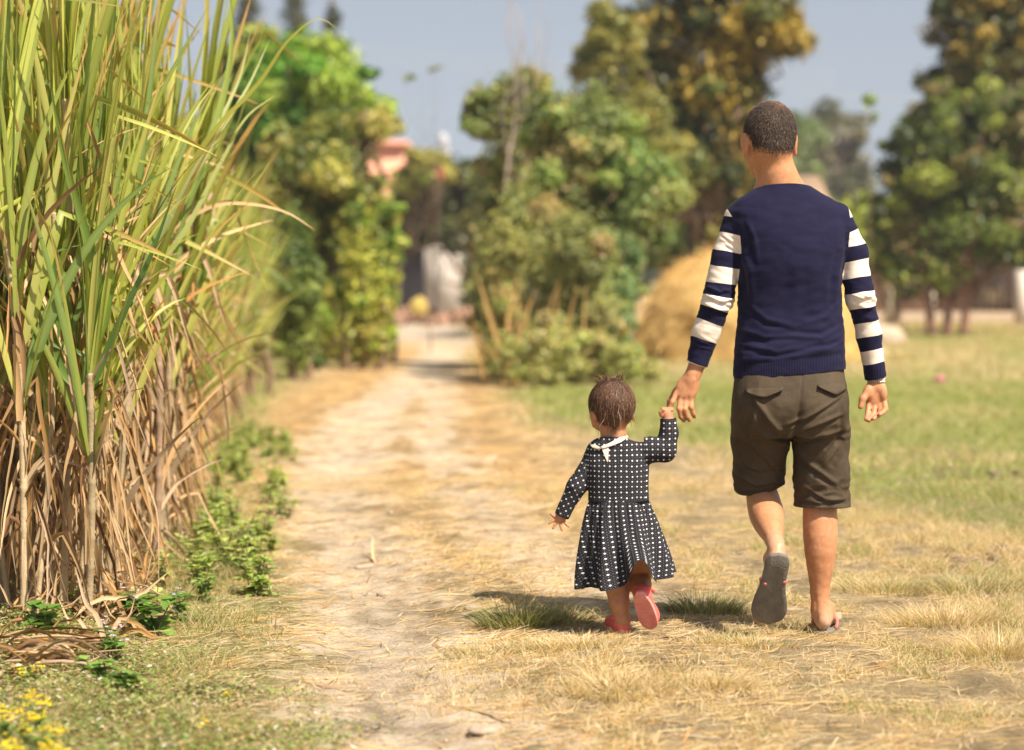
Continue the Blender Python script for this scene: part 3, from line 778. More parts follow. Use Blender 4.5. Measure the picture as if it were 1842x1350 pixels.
def build_child():
    Cp = lambda px, py, dy=0.0: W(px, py, CH_Y + dy)
    S = CH_Y / FPX
    zc = lambda py: W(CX, py, CH_Y)[2]
    root = empty('person', tuple(Cp(1125, 1146) * np.array([1, 1, 0])))
    tag(root, 'toddler in black and white dotted dress and red shoes walking beside the man', 'toddler', None)
    skin = skin_mat('child_skin', (.52, .26, .14), (.42, .19, .095), .5)
    f = Field(Cp(975, 1160, -.19) - [0, 0, .02], Cp(1235, 668, .19) + [0, .04, .02], .0027)
    yaw = math.radians(20); fw = np.array([-math.sin(yaw), math.cos(yaw), -.22]); R = basis(fw, (-.05, 0, 1))
    hc = Cp(1101, 733, .0)
    L = lambda x, y, z: hc + R @ np.array([x, y, z])
    f.ell(L(0, -.002, .010), (.067, .080, .074), .01, R)
    f.ell(L(0, .028, -.036), (.052, .050, .045), .025, R)
    for s in (-1, 1):
        f.ell(L(s * .033, .050, -.040), (.022, .020, .020), .015, R)
        f.ell(L(s * .025, .0735, -.012), (.012, .008, .007), .003, R, sub=True)
        f.ell(L(s * .025, .065, -.012), (.011, .011, .009), .002, R)
        Re = basis(R @ np.array([s * .4, .9, 0]), R @ np.array([s * .15, 0, 1]))
        ec = L(s * .0685, .000, -.028)
        f.ell(ec, (.0055, .014, .0215), .005, Re); f.ell(ec + Re @ np.array([s * .006, .002, .003]), (.004, .008, .013), .003, Re, sub=True)
    f.ell(L(0, .084, -.030), (.0095, .009, .007), .006, R)
    f.ell(L(0, .077, -.048), (.014, .007, .004), .003, R); f.ell(L(0, .075, -.0545), (.012, .007, .0045), .003, R)
    f.ell(L(0, .062, -.068), (.014, .012, .010), .012, R)
    f.cone(L(0, -.008, -.03), Cp(1103, 792, .005), .040, .036, .015)
    f.cone(Cp(1104, 790, .0), Cp(1106, 812, .0), .038, .044, .02)
    rows = lambda q: pstack(q, CH_Y)
    f.stack(*rows([(806, 1074, 1140, .035, 0), (822, 1062, 1154, .048, 0), (860, 1064, 1158, .054, 0), (900, 1066, 1160, .056, 0), (960, 1064, 1168, .064, 0), (1000, 1070, 1166, .055, 0)]), k=.015)
    aL = [Cp(1066, 824), Cp(1038, 876, -.004), Cp(1013, 922, .004)]
    aR = [Cp(1142, 808), Cp(1196, 812, -.006), Cp(1203, 762, .0), Cp(1200, 745, .004)]
    f.chain(aL, (.021, .021, .0175), .01); f.chain(aR, (.024, .024, .018, .0175), .01)
    # right fist closed on the man's finger
    f.ell(Cp(1199, 744, .004), (.0175, .017, .015), .006)
    for i, px in enumerate((1192, 1197, 1203, 1208)):
        f.chain([Cp(px, 746, .012), Cp(px - .5, 739, .016), Cp(px, 735.5, .006), Cp(px + .5, 738, -.006)], (.0062, .006, .0056, .005), .0025)
    f.chain([Cp(1190, 748, -.004), Cp(1188, 742, -.010), Cp(1193, 737.5, -.015)], (.0072, .0064, .0054), .003)
    # left hand: spread, palm down, fingers out to the lower left
    wl_ = Cp(1011, 927, .004)
    f.chain([Cp(1013, 920, .004), wl_], (.0175, .0165), .006)
    f.ell(Cp(1008, 933, .002), (.0165, .012, .014), .008)
    for ch, r in ((((1001, 934), (993, 938), (988, 942)), .0048), (((1003, 938), (998, 945), (995, 951)), .005), (((1008, 940), (1009, 948), (1011, 955)), .005),
                  (((1014, 938), (1019, 944), (1024, 948)), .0046), (((1002, 930), (996, 929), (991, 925)), .0052)):
        f.chain([Cp(*c, -.003 * i) for i, c in enumerate(ch)], (r * 1.15, r * 1.02, r * .85), .0025)
    # legs
    kL, anL = Cp(1112, 1035, .035), Cp(1119, 1117, .0)
    kR, anR = Cp(1152, 1035, .07), Cp(1152, 1070, -.055)
    f.chain([Cp(1094, 985), kL], (.048, .036), .015); f.chain([Cp(1140, 985), Cp(1150, 1030, .06), kR], (.048, .038, .034), .015)
    f.chain([kL, Cp(1111, 1060, .015), Cp(1114, 1085, .006), anL], (.034, .0365, .032, .0245), .01)
    f.chain([kR, Cp(1152, 1052, .012), anR], (.033, .034, .024), .01)
    f.chain([anL, Cp(1119, 1136, .012)], (.0245, .023), .01)
    V, Q = f.mesh(); V = lap(V, Q, 2, .4); N = vnormals(V, Q)
    V = V + N * (.0004 * noise3(V[:, 0] * 80, V[:, 1] * 80, V[:, 2] * 80))[:, None]
    red = .35 * np.exp(-((V[:, 2] - (hc[2] - .026)) / .02) ** 2) * (np.abs((V - hc) @ R[:, 0]) > .063)
    body = mesh_obj('body', V, Q, skin, None, {'dust': np.zeros(len(V)), 'red': red}); rel(body, root)
    gold, nt, b = newmat('gold'); b.inputs['Base Color'].default_value = (.8, .5, .12, 1); b.inputs['Metallic'].default_value = 1; b.inputs['Roughness'].default_value = .25
    for s in (-1, 1):
        c = L(s * .070, .002, -.046); a = np.linspace(0, 2 * np.pi, 17)
        mb = MB(); mb.tube(c + .005 * (np.cos(a)[:, None] * R[:, 1] + np.sin(a)[:, None] * R[:, 2]), .0009, 6, cap=False); mb.build('earring', gold, root, True, True)
    # ------------------------------------------------ hair: thin, brown, ruffled
    hm, nt, b = newmat('child_hair')
    at = attr_n(nt, 'Col'); nt.links.new(at.outputs['Color'], b.inputs['Base Color'])
    b.inputs['Roughness'].default_value = .6; b.inputs['Specular IOR Level'].default_value = .3
    fh = Field(hc - .12, hc + .12, .003)
    fh.ell(L(0, -.002, .011), (.0695, .083, .0765), .01, R); fh.ell(L(0, -.028, -.020), (.050, .044, .046), .02, R)
    Vh, Qh = fh.mesh(); lv = (Vh - hc) @ R; Nh = vnormals(Vh, Qh)
    line = lambda x, y: np.where(y < .0, -.046 + .012 * np.sin(x * 70 + 1) + .10 * np.abs(x), -.028 + 1.6 * np.maximum(y - .02, 0))
    keep = (lv[:, 2] > line(lv[:, 0], lv[:, 1])) & ~((np.abs(lv[:, 0]) > .055) & (np.hypot(lv[:, 1] - .004, lv[:, 2] + .030) < .018))
    edge = np.clip((lv[:, 2] - line(lv[:, 0], lv[:, 1])) / .03, 0, 1)
    wh = L(.006, -.040, .066)
    ang = np.arctan2(((Vh - wh) @ R[:, 0]), -((Vh - wh) @ R[:, 2]))
    Vc = Vh + Nh * (-.0030 + .0035 * edge + .0035 * noise3(ang * 9, lv[:, 2] * 12, lv[:, 1] * 12))[:, None]
    g = .6 + .5 * noise3(ang * 14, lv[:, 2] * 10)
    hair = mesh_obj('hair', Vc, Qh[keep[Qh].all(1)], hm, None, {'Col': np.clip(g, .25, 1.3)[:, None] * np.array([.078, .040, .025])}); rel(hair, root)
    rs = np.random.RandomState(8)
    mb = MB(); n = 4200; ids = rs.choice(np.where(keep)[0], n)
    C0 = hc + R @ np.array([0, -.002, .011]); rad = np.array([.0705, .084, .0775])
    VV, CC = [], []
    for q in range(n):
        p = Vh[ids[q]].copy(); fly = q < 190
        Ln = rs.uniform(.018, .05) if not fly else rs.uniform(.028, .055); seg = 7
        d = (p - wh); d /= np.linalg.norm(d) + 1e-6; d = d * .8 + rs.normal(0, .25, 3) + R @ np.array([0, 0, -.55])
        if fly and q > 90: p = Vh[ids[q]] * 0 + C0 + R @ (rad * np.array([(rs.choice([-.45, .35]) + rs.normal(0, .13)), rs.uniform(-.5, .2), .90])) ; d = R @ np.array([rs.normal(0, .9), -.5, .9])
        pts = [p]
        for i in range(seg):
            nn = R @ (((pts[-1] - C0) @ R) / rad ** 2); nn /= np.linalg.norm(nn)
            if not fly: d = d - (d @ nn) * nn * (.97 if i else .8)
            else: d = d + np.array([0, 0, -.28 * i]) * .3 + rs.normal(0, .16, 3)
            d /= np.linalg.norm(d) + 1e-9; d = d + rs.normal(0, .06, 3)
            nx = pts[-1] + d * Ln / seg
            if not fly:
                loc = ((nx - C0) @ R) / rad; l = np.linalg.norm(loc)
                if loc[2] > -.62: nx = C0 + R @ (loc / l * rad * rs.uniform(1.005, 1.07))
            pts.append(nx)
        pts = np.array(pts); side = np.cross(np.gradient(pts, axis=0), pts - C0); side /= np.linalg.norm(side, axis=1)[:, None] + 1e-9
        w_ = (.0012 if fly else rs.uniform(.0004, .0008)) * np.linspace(1, .35, seg + 1)[:, None]
        VV.append(np.stack([pts - side * w_, pts + side * w_], 1).reshape(-1, 3))
        c = np.array([.105, .054, .034]) * rs.uniform(.3, 1.6) if rs.rand() > .2 else np.array([.24, .13, .075]) * rs.uniform(.6, 1.3)
        CC.append(np.tile(c, (2 * seg + 2, 1)))
    k = np.arange(7)[None, :] * 2 + (np.arange(n) * 16)[:, None]
    QQ = np.stack([k, k + 1, k + 3, k + 2], -1).reshape(-1, 4)
    st = mesh_obj('hair_strands', np.concatenate(VV), QQ, hm, None, {'Col': np.concatenate(CC)}); rel(st, hair); st['kind'] = 'stuff'
    # the lock that hangs down the nape
    VV, CC = [], []; n = 60
    for q in range(n):
        t = np.linspace(0, 1, 8)[:, None]; a = L(rs.normal(-.004, .010), -.066, -.026); b_ = Cp(1103 + rs.normal(0, 3.5), rs.uniform(778, 790), -.048)
        pts = a + (b_ - a) * t; pts[:, 1] += .010 * np.sin(t[:, 0] * 3.1) - .006; pts[:, 0] += .004 * np.sin(t[:, 0] * 4 + q)
        w_ = .0006 * np.linspace(1, .3, 8)[:, None]; VV.append(np.stack([pts - [1, 0, 0] * w_, pts + [1, 0, 0] * w_], 1).reshape(-1, 3)); CC.append(np.tile(np.array([.075, .036, .020]) * rs.uniform(.5, 1.6), (16, 1)))
    k = np.arange(7)[None, :] * 2 + (np.arange(n) * 16)[:, None]
    QQ = np.stack([k, k + 1, k + 3, k + 2], -1).reshape(-1, 4)
    lk = mesh_obj('hair_lock', np.concatenate(VV), QQ, hm, None, {'Col': np.concatenate(CC)}); rel(lk, hair); lk['kind'] = 'stuff'
    # ------------------------------------------------ dress
    m, nt, b = newmat('dotted_cloth')
    u = attr_n(nt, 'pu').outputs['Fac']; v = attr_n(nt, 'pv').outputs['Fac']
    def dots(pu, pv, ou, ov, r, diamond=False):
        a = math_n(nt, 'ABSOLUTE', math_n(nt, 'SUBTRACT', math_n(nt, 'FRACT', math_n(nt, 'ADD', math_n(nt, 'MULTIPLY', u, pu), ou)), .5))
        c = math_n(nt, 'ABSOLUTE', math_n(nt, 'SUBTRACT', math_n(nt, 'FRACT', math_n(nt, 'ADD', math_n(nt, 'MULTIPLY', v, pv), ov)), .5))
        d = math_n(nt, 'ADD', a, c)
        return math_n(nt, 'LESS_THAN', d, r)
    big = dots(1, 1, 0, 0, .185); sm = dots(2, 2, .5, .5, .19); sm2 = dots(2, 2, .0, .0, .16)
    c = mix_n(nt, sm, (.012, .012, .016), (.15, .14, .15))
    c = mix_n(nt, sm2, c, (.10, .095, .11))
    c = mix_n(nt, big, c, ramp_n(nt, noise_n(nt, 60, 4, .7), [(.35, (.42, .44, .48)), (.6, (.86, .88, .92))]))
    geo = nt.nodes.new('ShaderNodeNewGeometry')
    c = mix_n(nt, geo.outputs['Backfacing'], c, (.20, .20, .21))
    nt.links.new(c, b.inputs['Base Color']); b.inputs['Roughness'].default_value = .85; b.inputs['Specular IOR Level'].default_value = .15
    bump_n(nt, b, noise_n(nt, 350, 3), .35, .003)
    f = Field(Cp(985, 960, -.13), Cp(1235, 735, .13), .003)
    f.stack(*rows([(772, 1080, 1134, .045, .0), (787, 1072, 1140, .050, .0), (800, 1058, 1152, .056, 0), (815, 1053, 1162, .060, 0), (835, 1053, 1166, .066, 0), (860, 1056, 1167, .070, 0),
                   (885, 1059, 1167, .070, 0), (905, 1058, 1168, .072, 0), (925, 1056, 1172, .075, 0)]), k=.01, p=2.3)
    f.chain([Cp(1066, 826), Cp(1038, 874, -.004), Cp(1012, 925, .004)], (.0275, .0300, .0245), .012)
    f.chain([Cp(1140, 810), Cp(1170, 809, -.002), Cp(1196, 811, -.006), Cp(1203, 780, 0), Cp(1202, 740, .004)], (.036, .040, .0355, .0285, .0255), .012)
    V, Q = f.mesh(); V = lap(V, Q, 2, .5); N = vnormals(V, Q); x, z = V[:, 0], V[:, 2]
    D = .0018 * noise3(x * 18, V[:, 1] * 18, z * 22)
    for c_, sp, am in ((Cp(1194, 806), .03, .004), (Cp(1160, 826), .025, .004), (Cp(1036, 880), .03, .0035), (Cp(1066, 838), .025, .003), (Cp(1203, 772), .02, .003)):
        D += am * np.exp(-((x - c_[0]) ** 2 + (z - c_[2]) ** 2) / sp ** 2) * (1 - 2 * np.abs(noise3(x * 32 + z * 20, V[:, 1] * 20, z * 55 - x * 30)))
    V = V + N * D[:, None]
    cl = Cp(1011, 929, .004); nl = cl - Cp(1038, 874, -.004); nl /= np.linalg.norm(nl)
    o = mesh_obj('dress', V, Q, m)
    cut(o, [(cl, nl, lambda co: co.x < Cp(1030, 900)[0]), (Cp(1203, 753, 0), (-.06, 0, 1), lambda co: co.x > Cp(1180, 750)[0]),
            (Cp(1106, 788, -.04), (.10, .45, 1), lambda co: Cp(1050, 0)[0] < co.x < Cp(1160, 0)[0] and co.z > zc(812)),
            (Cp(1106, 900), (0, 0, -1), lambda co: Cp(1047, 900)[0] < co.x < Cp(1190, 900)[0] and co.z < zc(870))])
    P = coords(o); x, z = P[:, 0], P[:, 2]; pit = .0182
    d1, s1, t1 = seg_dist2(x, z, [Cp(1060, 815)[[0, 2]], Cp(1036, 874)[[0, 2]], Cp(1011, 928)[[0, 2]]])
    d2, s2, t2 = seg_dist2(x, z, [Cp(1140, 810)[[0, 2]], Cp(1194, 811)[[0, 2]], Cp(1204, 740)[[0, 2]]])
    armL = x < np.interp(z, [zc(905), zc(870), zc(820)], [Cp(1050, 0)[0], Cp(1058, 0)[0], Cp(1050, 0)[0]])
    armR = x > Cp(1160, 0)[0]
    th = lambda x0, rr: np.arcsin(np.clip((x - x0) / rr, -.97, .97)) * rr
    pu = th(Cp(1112, 0)[0], .105); pv = z.copy()
    xr0 = np.interp(t1, [0, .5, 1], [Cp(1060, 0)[0], Cp(1036, 0)[0], Cp(1011, 0)[0]]); a0 = .42
    ru, rv = (x * math.cos(a0) + z * math.sin(a0)), (-x * math.sin(a0) + z * math.cos(a0))
    pu = np.where(armL, ru, pu); pv = np.where(armL, rv, pv)
    pu = np.where(armR, x, pu); pv = np.where(armR, z, pv)
    wob2 = lambda q, P_: q + .16 * noise3(P_[:, 0] * 24, P_[:, 1] * 24, P_[:, 2] * 24 + q[0] * 0)
    set_attr(o.data, 'pu', wob2(pu / pit + 100, P)); set_attr(o.data, 'pv', wob2(pv / (pit * .92) + 100, P[:, [2, 0, 1]]))
    sol = o.modifiers.new('thickness', 'SOLIDIFY'); sol.thickness = .003; sol.offset = -1; rel(o, root)
    # skirt, gathered at the waist, pleats widening to the hem, the rear hem kicked up by the raised heel
    nt_, nv = 360, 70
    th_ = np.linspace(0, 2 * np.pi, nt_, endpoint=False); v_ = np.linspace(0, 1, nv)
    TH, VV = np.meshgrid(th_, v_)                                  # th: 0 = right, -pi/2 = rear
    lx = np.interp(v_, [0, .1, .3, .6, .85, 1], [1059, 1052, 1045, 1039, 1037, 1038]); rx = np.interp(v_, [0, .1, .3, .6, .85, 1], [1167, 1172, 1184, 1199, 1209, 1213])
    yy = 897 + (1044 - 897) * v_
    X0 = np.array([Cp((l + r) / 2, y)[0] for l, r, y in zip(lx, rx, yy)]); A = (rx - lx) / 2 * S; Bd = np.interp(v_, [0, .1, .3, .6, 1], [.072, .080, .092, .112, .130])
    Z0 = np.array([zc(y) for y in yy])
    wob = 1.3 * noise3(np.cos(TH) * 1.3, np.sin(TH) * 1.3, VV * .5)
    pl = np.cos(13 * TH + wob * 2.4) * .6 + np.cos(7 * TH + 1.4 + wob) * .7
    amp = .0035 * sstep(0, .06, VV) + .0165 * VV ** 1.1
    fine = .0018 * np.cos(46 * TH + 3 * wob) * sstep(0, .03, VV) * (1 - sstep(.1, .5, VV))
    rr = pl * amp + fine
    dth = ((TH - (1.5 * np.pi + .24) + np.pi) % (2 * np.pi)) - np.pi          # a kick of the hem right of the rear centre
    kick = np.exp(-(np.abs(dth) / .20) ** 3)
    rr = rr + kick * .020 * sstep(.45, .95, VV) - .012 * np.exp(-((dth + .42) / .14) ** 2) * sstep(.25, .9, VV)
    ca, sa = np.cos(TH), np.sin(TH)
    X = X0[:, None] + (A[:, None] * .955 + rr) * ca; Y = CH_Y + (Bd[:, None] + rr) * sa
    zend = -.010 * np.cos(TH - 3.4) + .006 * np.cos(5 * TH + wob)
    Z = Z0[:, None] + (zend + kick * .070) * VV ** 2.2 + .012 * ca * VV
    Vs = np.stack([X, Y, Z], -1).reshape(-1, 3)
    i, j = np.meshgrid(np.arange(nv - 1), np.arange(nt_), indexing='ij')
    Qs = np.stack([i * nt_ + j, (i + 1) * nt_ + j, (i + 1) * nt_ + (j + 1) % nt_, i * nt_ + (j + 1) % nt_], -1).reshape(-1, 4)
    arc = (TH - 1.5 * np.pi) * (.085 + .055 * VV)
    arc = np.where(TH < np.pi / 2, (TH + 2 * np.pi - 1.5 * np.pi) * (.085 + .055 * VV), arc)
    pu = (arc * .93) / pit + 100; pv = (VV * .285) / (pit * .92) + 50.3
    sk = mesh_obj('skirt', Vs, Qs, m, None, {'pu': pu.ravel(), 'pv': pv.ravel()})
    rel(sk, o)
    # cream collar, laid round the neck opening and open in a narrow vee at the back
    cream = plain('cream_collar', (.78, .66, .55), .8, .1, 40, .15)
    dg = bpy.context.evaluated_depsgraph_get(); dg.update()
    from mathutils.bvhtree import BVHTree
    bvh = BVHTree.FromObject(o, dg)
    def onback(px, py, off=.003):
        p = W(px, py, 7.3); dr = p - np.array([0, 0, CAMH]); dr /= np.linalg.norm(dr)
        h = bvh.ray_cast(Vector(p), Vector(dr)); q = np.array(h[0]) if h[0] is not None else Cp(px, py, -.045)
        if h[0] is not None and q[1] > CH_Y + .0: q = Cp(px, py, -.045)
        return q - dr * off
    def strip(top, bot, name, off):
        n = 22; Vf = []; m_ = 4
        for i in range(n):
            t = i / (n - 1); T_ = np.linspace(0, 1, len(top)); B_ = np.linspace(0, 1, len(bot))
            a = [np.interp(t, T_, [p[k] for p in top]) for k in (0, 1)]; b_ = [np.interp(t, B_, [p[k] for p in bot]) for k in (0, 1)]
            for j in range(m_):
                s_ = j / (m_ - 1); Vf.append(onback(a[0] + (b_[0] - a[0]) * s_, a[1] + (b_[1] - a[1]) * s_, off))
        Qf = [(i * m_ + j, i * m_ + j + 1, (i + 1) * m_ + j + 1, (i + 1) * m_ + j) for i in range(n - 1) for j in range(m_ - 1)]
        q = mesh_obj(name, np.array(Vf), np.array(Qf), cream); s2 = q.modifiers.new('thickness', 'SOLIDIFY'); s2.thickness = .0025; s2.offset = 0; rel(q, o)
    strip([(1062, 801), (1070, 800), (1080, 805)], [(1066, 806), (1075, 809), (1084, 807)], 'collar', .004)
    strip([(1080, 804), (1097, 797), (1113, 788), (1129, 784)], [(1083, 808), (1100, 803), (1117, 796), (1130, 787)], 'collar', .006)
    strip([(1082, 806), (1088, 805), (1095, 803)], [(1091, 829), (1092.5, 832), (1094, 829)], 'collar_vee', .003)
    a = np.linspace(0, 2 * np.pi, 40)
    mb = MB(); mb.tube(np.stack([Cp(1105, 0)[0] + .043 * np.cos(a), CH_Y + .043 * np.sin(a) + .002, zc(790) + .006 * np.cos(a) + .008 * np.sin(a)], 1), .0022, 6, cap=False); mb.build('neck_cord', cream, o, True, True)
    # ------------------------------------------------ shoes
    rm, nt, b = newmat('red_foam'); fn = noise_n(nt, 25, 5)
    nt.links.new(ramp_n(nt, fn, [(.3, (.60, .09, .08)), (.75, (.72, .15, .13))]), b.inputs['Base Color']); b.inputs['Roughness'].default_value = .5; b.inputs['Specular IOR Level'].default_value = .4
    bump_n(nt, b, noise_n(nt, 120, 3), .15, .003)
    sm_, nt, b = newmat('dusty_pink_sole'); fn = noise_n(nt, 30, 6)
    nt.links.new(ramp_n(nt, fn, [(.3, (.66, .20, .17)), (.7, (.76, .32, .28))]), b.inputs['Base Color']); b.inputs['Roughness'].default_value = .75
    hgt = attr_n(nt, 'tread').outputs['Fac']; bump_n(nt, b, math_n(nt, 'ADD', hgt, math_n(nt, 'MULTIPLY', noise_n(nt, 200, 2), .3)), .6, .003)
    def shoe(o0, R, s):
        rt = empty('shoe', tuple(o0)); rt.parent = root; rt.matrix_parent_inverse = root.matrix_basis.inverted()
        e = Field((-.045, -.02, -.004), (.045, .15, .085), .0022)
        e.ell((0, .100, .024), (.034, .037, .026), .01, p=2.4); e.ell((0, .022, .030), (.0285, .030, .036), .014, p=2.3); e.ell((0, .062, .022), (.029, .055, .026), .012)
        e.ell((0, .036, .068), (.0245, .031, .030), .004, sub=True)
        e.cone((-.02, .03, .04), (.02, .03, .04), .0, .0, 0)
        V, Q = e.mesh(); V = lap(V, Q, 2, .5); V[:, 2] = np.maximum(V[:, 2], .006)
        q = mesh_obj('upper', o0 + (V * [s, 1, 1]) @ R.T, Q if s > 0 else Q[:, ::-1], rm); rel(q, rt)
        # strap round the heel
        a = np.linspace(-2.9, -.24, 20); mb = MB()
        mb.tube(o0 + (np.stack([.0335 * np.cos(a), .034 + .036 * np.sin(a), .046 + .004 * np.sin(a * 2)], 1)) @ R.T, .0042, 8, flat=1.6); mb.build('heel_strap', rm, rt, True, True)
        # sole: rounded slab
        n = 64; t = np.linspace(0, 2 * np.pi, n, endpoint=False); c, s_ = np.cos(t), np.sin(t)
        ox = np.sign(c) * np.abs(c) ** .75 * (.0305 + .0055 * s_); oy = .0655 + np.sign(s_) * np.abs(s_) ** .8 * .076
        Vs, tr = [], []; lay = [(0, 0.0), (0, .12), (0, .24), (0, .36), (0, .48), (0, .6), (0, .72), (0, .84), (.0, .95), (.003, 1.0), (.012, 1.0), (.014, .96), (.014, 0)]
        for k, (zz, sc) in enumerate(lay):
            for x_, y_ in zip(ox * sc, .0655 + (oy - .0655) * sc):
                Vs.append((x_, y_, zz - .0)); tr.append(0)
        Vs = np.array(Vs)
        Qs = [(k * n + j, k * n + (j + 1) % n, (k + 1) * n + (j + 1) % n, (k + 1) * n + j) for k in range(len(lay) - 1) for j in range(n)]
        q = mesh_obj('sole', o0 + (Vs * [s, 1, 1]) @ R.T, np.array(Qs), sm_); bmf = bmesh.new(); bmf.from_mesh(q.data)
        bmesh.ops.remove_doubles(bmf, verts=bmf.verts, dist=1e-6); bmesh.ops.recalc_face_normals(bmf, faces=bmf.faces); bmf.to_mesh(q.data); bmf.free()
        Pq = (coords(q) - o0) @ R
        set_attr(q.data, 'tread', .5 + .5 * np.sin(Pq[:, 1] * 420 + 6 * np.cos(Pq[:, 0] * 60))); rel(q, rt)
        mb = MB()                                              # raised grooves of the tread
        for k in range(7):
            y0 = .020 + k * .0165; w_ = .017 + .004 * (k > 3)
            xx = np.linspace(-w_, w_, 9); mb.tube(o0 + np.stack([xx * s, y0 + .004 * np.cos(xx * 120), np.zeros(9) - .0004], 1) @ R.T, .0013, 6)
        tt = mb.build('tread', sm_, q, True, True); tt['kind'] = 'stuff'
    oA = Cp(1121, 1146, -.015); oA[2] = .003
    shoe(oA, basis((-.22, 1, 0), (0, 0, 1)), 1)
    hB, tB = Cp(1149, 1066, -.105), Cp(1171, 1130, -.035)
    RB = basis(tB - hB, np.cross(np.array([1, -.05, -.30]), tB - hB)); oB = hB + RB @ np.array([0, .010, -.003])
    shoe(oB, RB, -1)
    return root
# ================================================================== GROUND
def poly(pxs): return [tuple(G(*p)) for p in pxs]
TRACK_L = poly([(760, 1500), (735, 1350), (700, 1200), (672, 1100), (630, 1000), (600, 900), (625, 800), (665, 745), (745, 690), (790, 640), (790, 600), (790, 575)])
TRACK_R = poly([(1180, 1095), (1060, 1040), (930, 985), (850, 910), (800, 850), (780, 780), (780, 720), (800, 660), (830, 610)])
PATH_MID = poly([(900, 1600), (830, 1350), (790, 1200), (760, 1100), (720, 1000), (690, 900), (665, 800), (690, 740), (750, 690), (795, 640), (800, 600), (800, 572)])
VERGE = poly([(150, 1500), (300, 1350), (410, 1180), (410, 1080), (365, 980), (350, 900), (370, 820), (385, 760), (440, 690), (590, 640)])
LAWN = poly([(870, 690), (960, 770), (1150, 800), (1330, 850), (1560, 915), (1700, 960), (1900, 1010), (2400, 1100)])
def pd(x, y, P): return seg_dist2(x, y, P)
def masks(x, y):
    n1 = fbm(x * .9, y * .5, None, 4); n2 = fbm(x * 4.5 + 7, y * 2.2, None, 3); n3 = fbm(x * 14, y * 7, None, 3)
    dl, _, _ = pd(x, y, TRACK_L); dr, _, _ = pd(x, y, TRACK_R); dp, sp_, _ = pd(x, y, PATH_MID); dv, sv, _ = pd(x, y, VERGE)
    dn, sn, _ = pd(x, y, LAWN)
    k = np.clip(y / 9.0, .8, 3)
    bare = np.maximum(sstep(.52, .14, dl - .22 * n2 - .10 * n3 - .08 * n1), .85 * sstep(.36, .08, dr - .20 * n2 - .10 * n3))
    bare = np.clip(bare, 0, 1)
    green = np.clip(sstep(.05, .45, n1 * .6 + n2 * .25) * .5, 0, 1)
    verge = sstep(.58, .20, dv + .12 * n2)
    lawn = sstep(-.25, .55, sn * dn * LS + .35 * n1 + .12 * n2) * sstep(68, 45, y)
    pinkish = sstep(.3, .0, np.abs((y - 26.5) / 7)) * sstep(.0, .5, n1 + .25)      # drier belt across the lawn
    lawn_c = lawn * (1 - .55 * sstep(22, 30, y) * (1 - .6 * sstep(.1, .5, n1))) * (1 - .45 * sstep(.2, .7, -n1 + .5 * n2))
    onpath = sstep(1.55, .7, dp)
    green = np.clip(np.maximum(green * (1 - onpath * .8) * sstep(12, 8, y) * .8 + .15 * sstep(.1, .6, n2), np.maximum(verge * .8, lawn_c)), 0, 1) * (1 - bare * .9)
    return bare, green, lawn, verge, onpath, (n1, n2, n3)
_a = np.array(G(1700, 850)); LS = 1.0
_d, _s, _ = pd(np.array([_a[0]]), np.array([_a[1]]), LAWN); LS = float(_s[0])          # which side of the line is lawn
def ghz(x, y):
    """height of the ground"""
    near = sstep(45, 12, y) * sstep(4.2, 1.6, np.abs(x) - .2 * np.maximum(y, 0))
    h = .018 * noise3(x * .8, y * .5) + .008 * noise3(x * 3.1, y * 2.4) + .006 * fbm(x * 12, y * 9, None, 3) + .0035 * (.5 - np.abs(noise3(x * 26, y * 20))) * sstep(14, 10, y)
    dl, _, _ = pd(x, y, TRACK_L)
    h = h - .022 * np.exp(-(dl / .22) ** 2)
    h = h + .030 * np.exp(-((x - .30) / .5) ** 2 - ((y - 6.9) / .45) ** 2)
    # foot falls sit on level ground
    for cx_, cy_ in ((.98, 7.82), (.36, 7.76)):
        w = np.exp(-((x - cx_) ** 2 + (y - cy_) ** 2) / .22 ** 2); h = h * (1 - w)
    berm = .26 * np.exp(-((y - 62 - .06 * x) / 1.6) ** 2) * sstep(5.5, 8.5, x)
    return h * near + berm + .05 * noise3(x * .11, y * .09) * sstep(12, 40, y) * .6
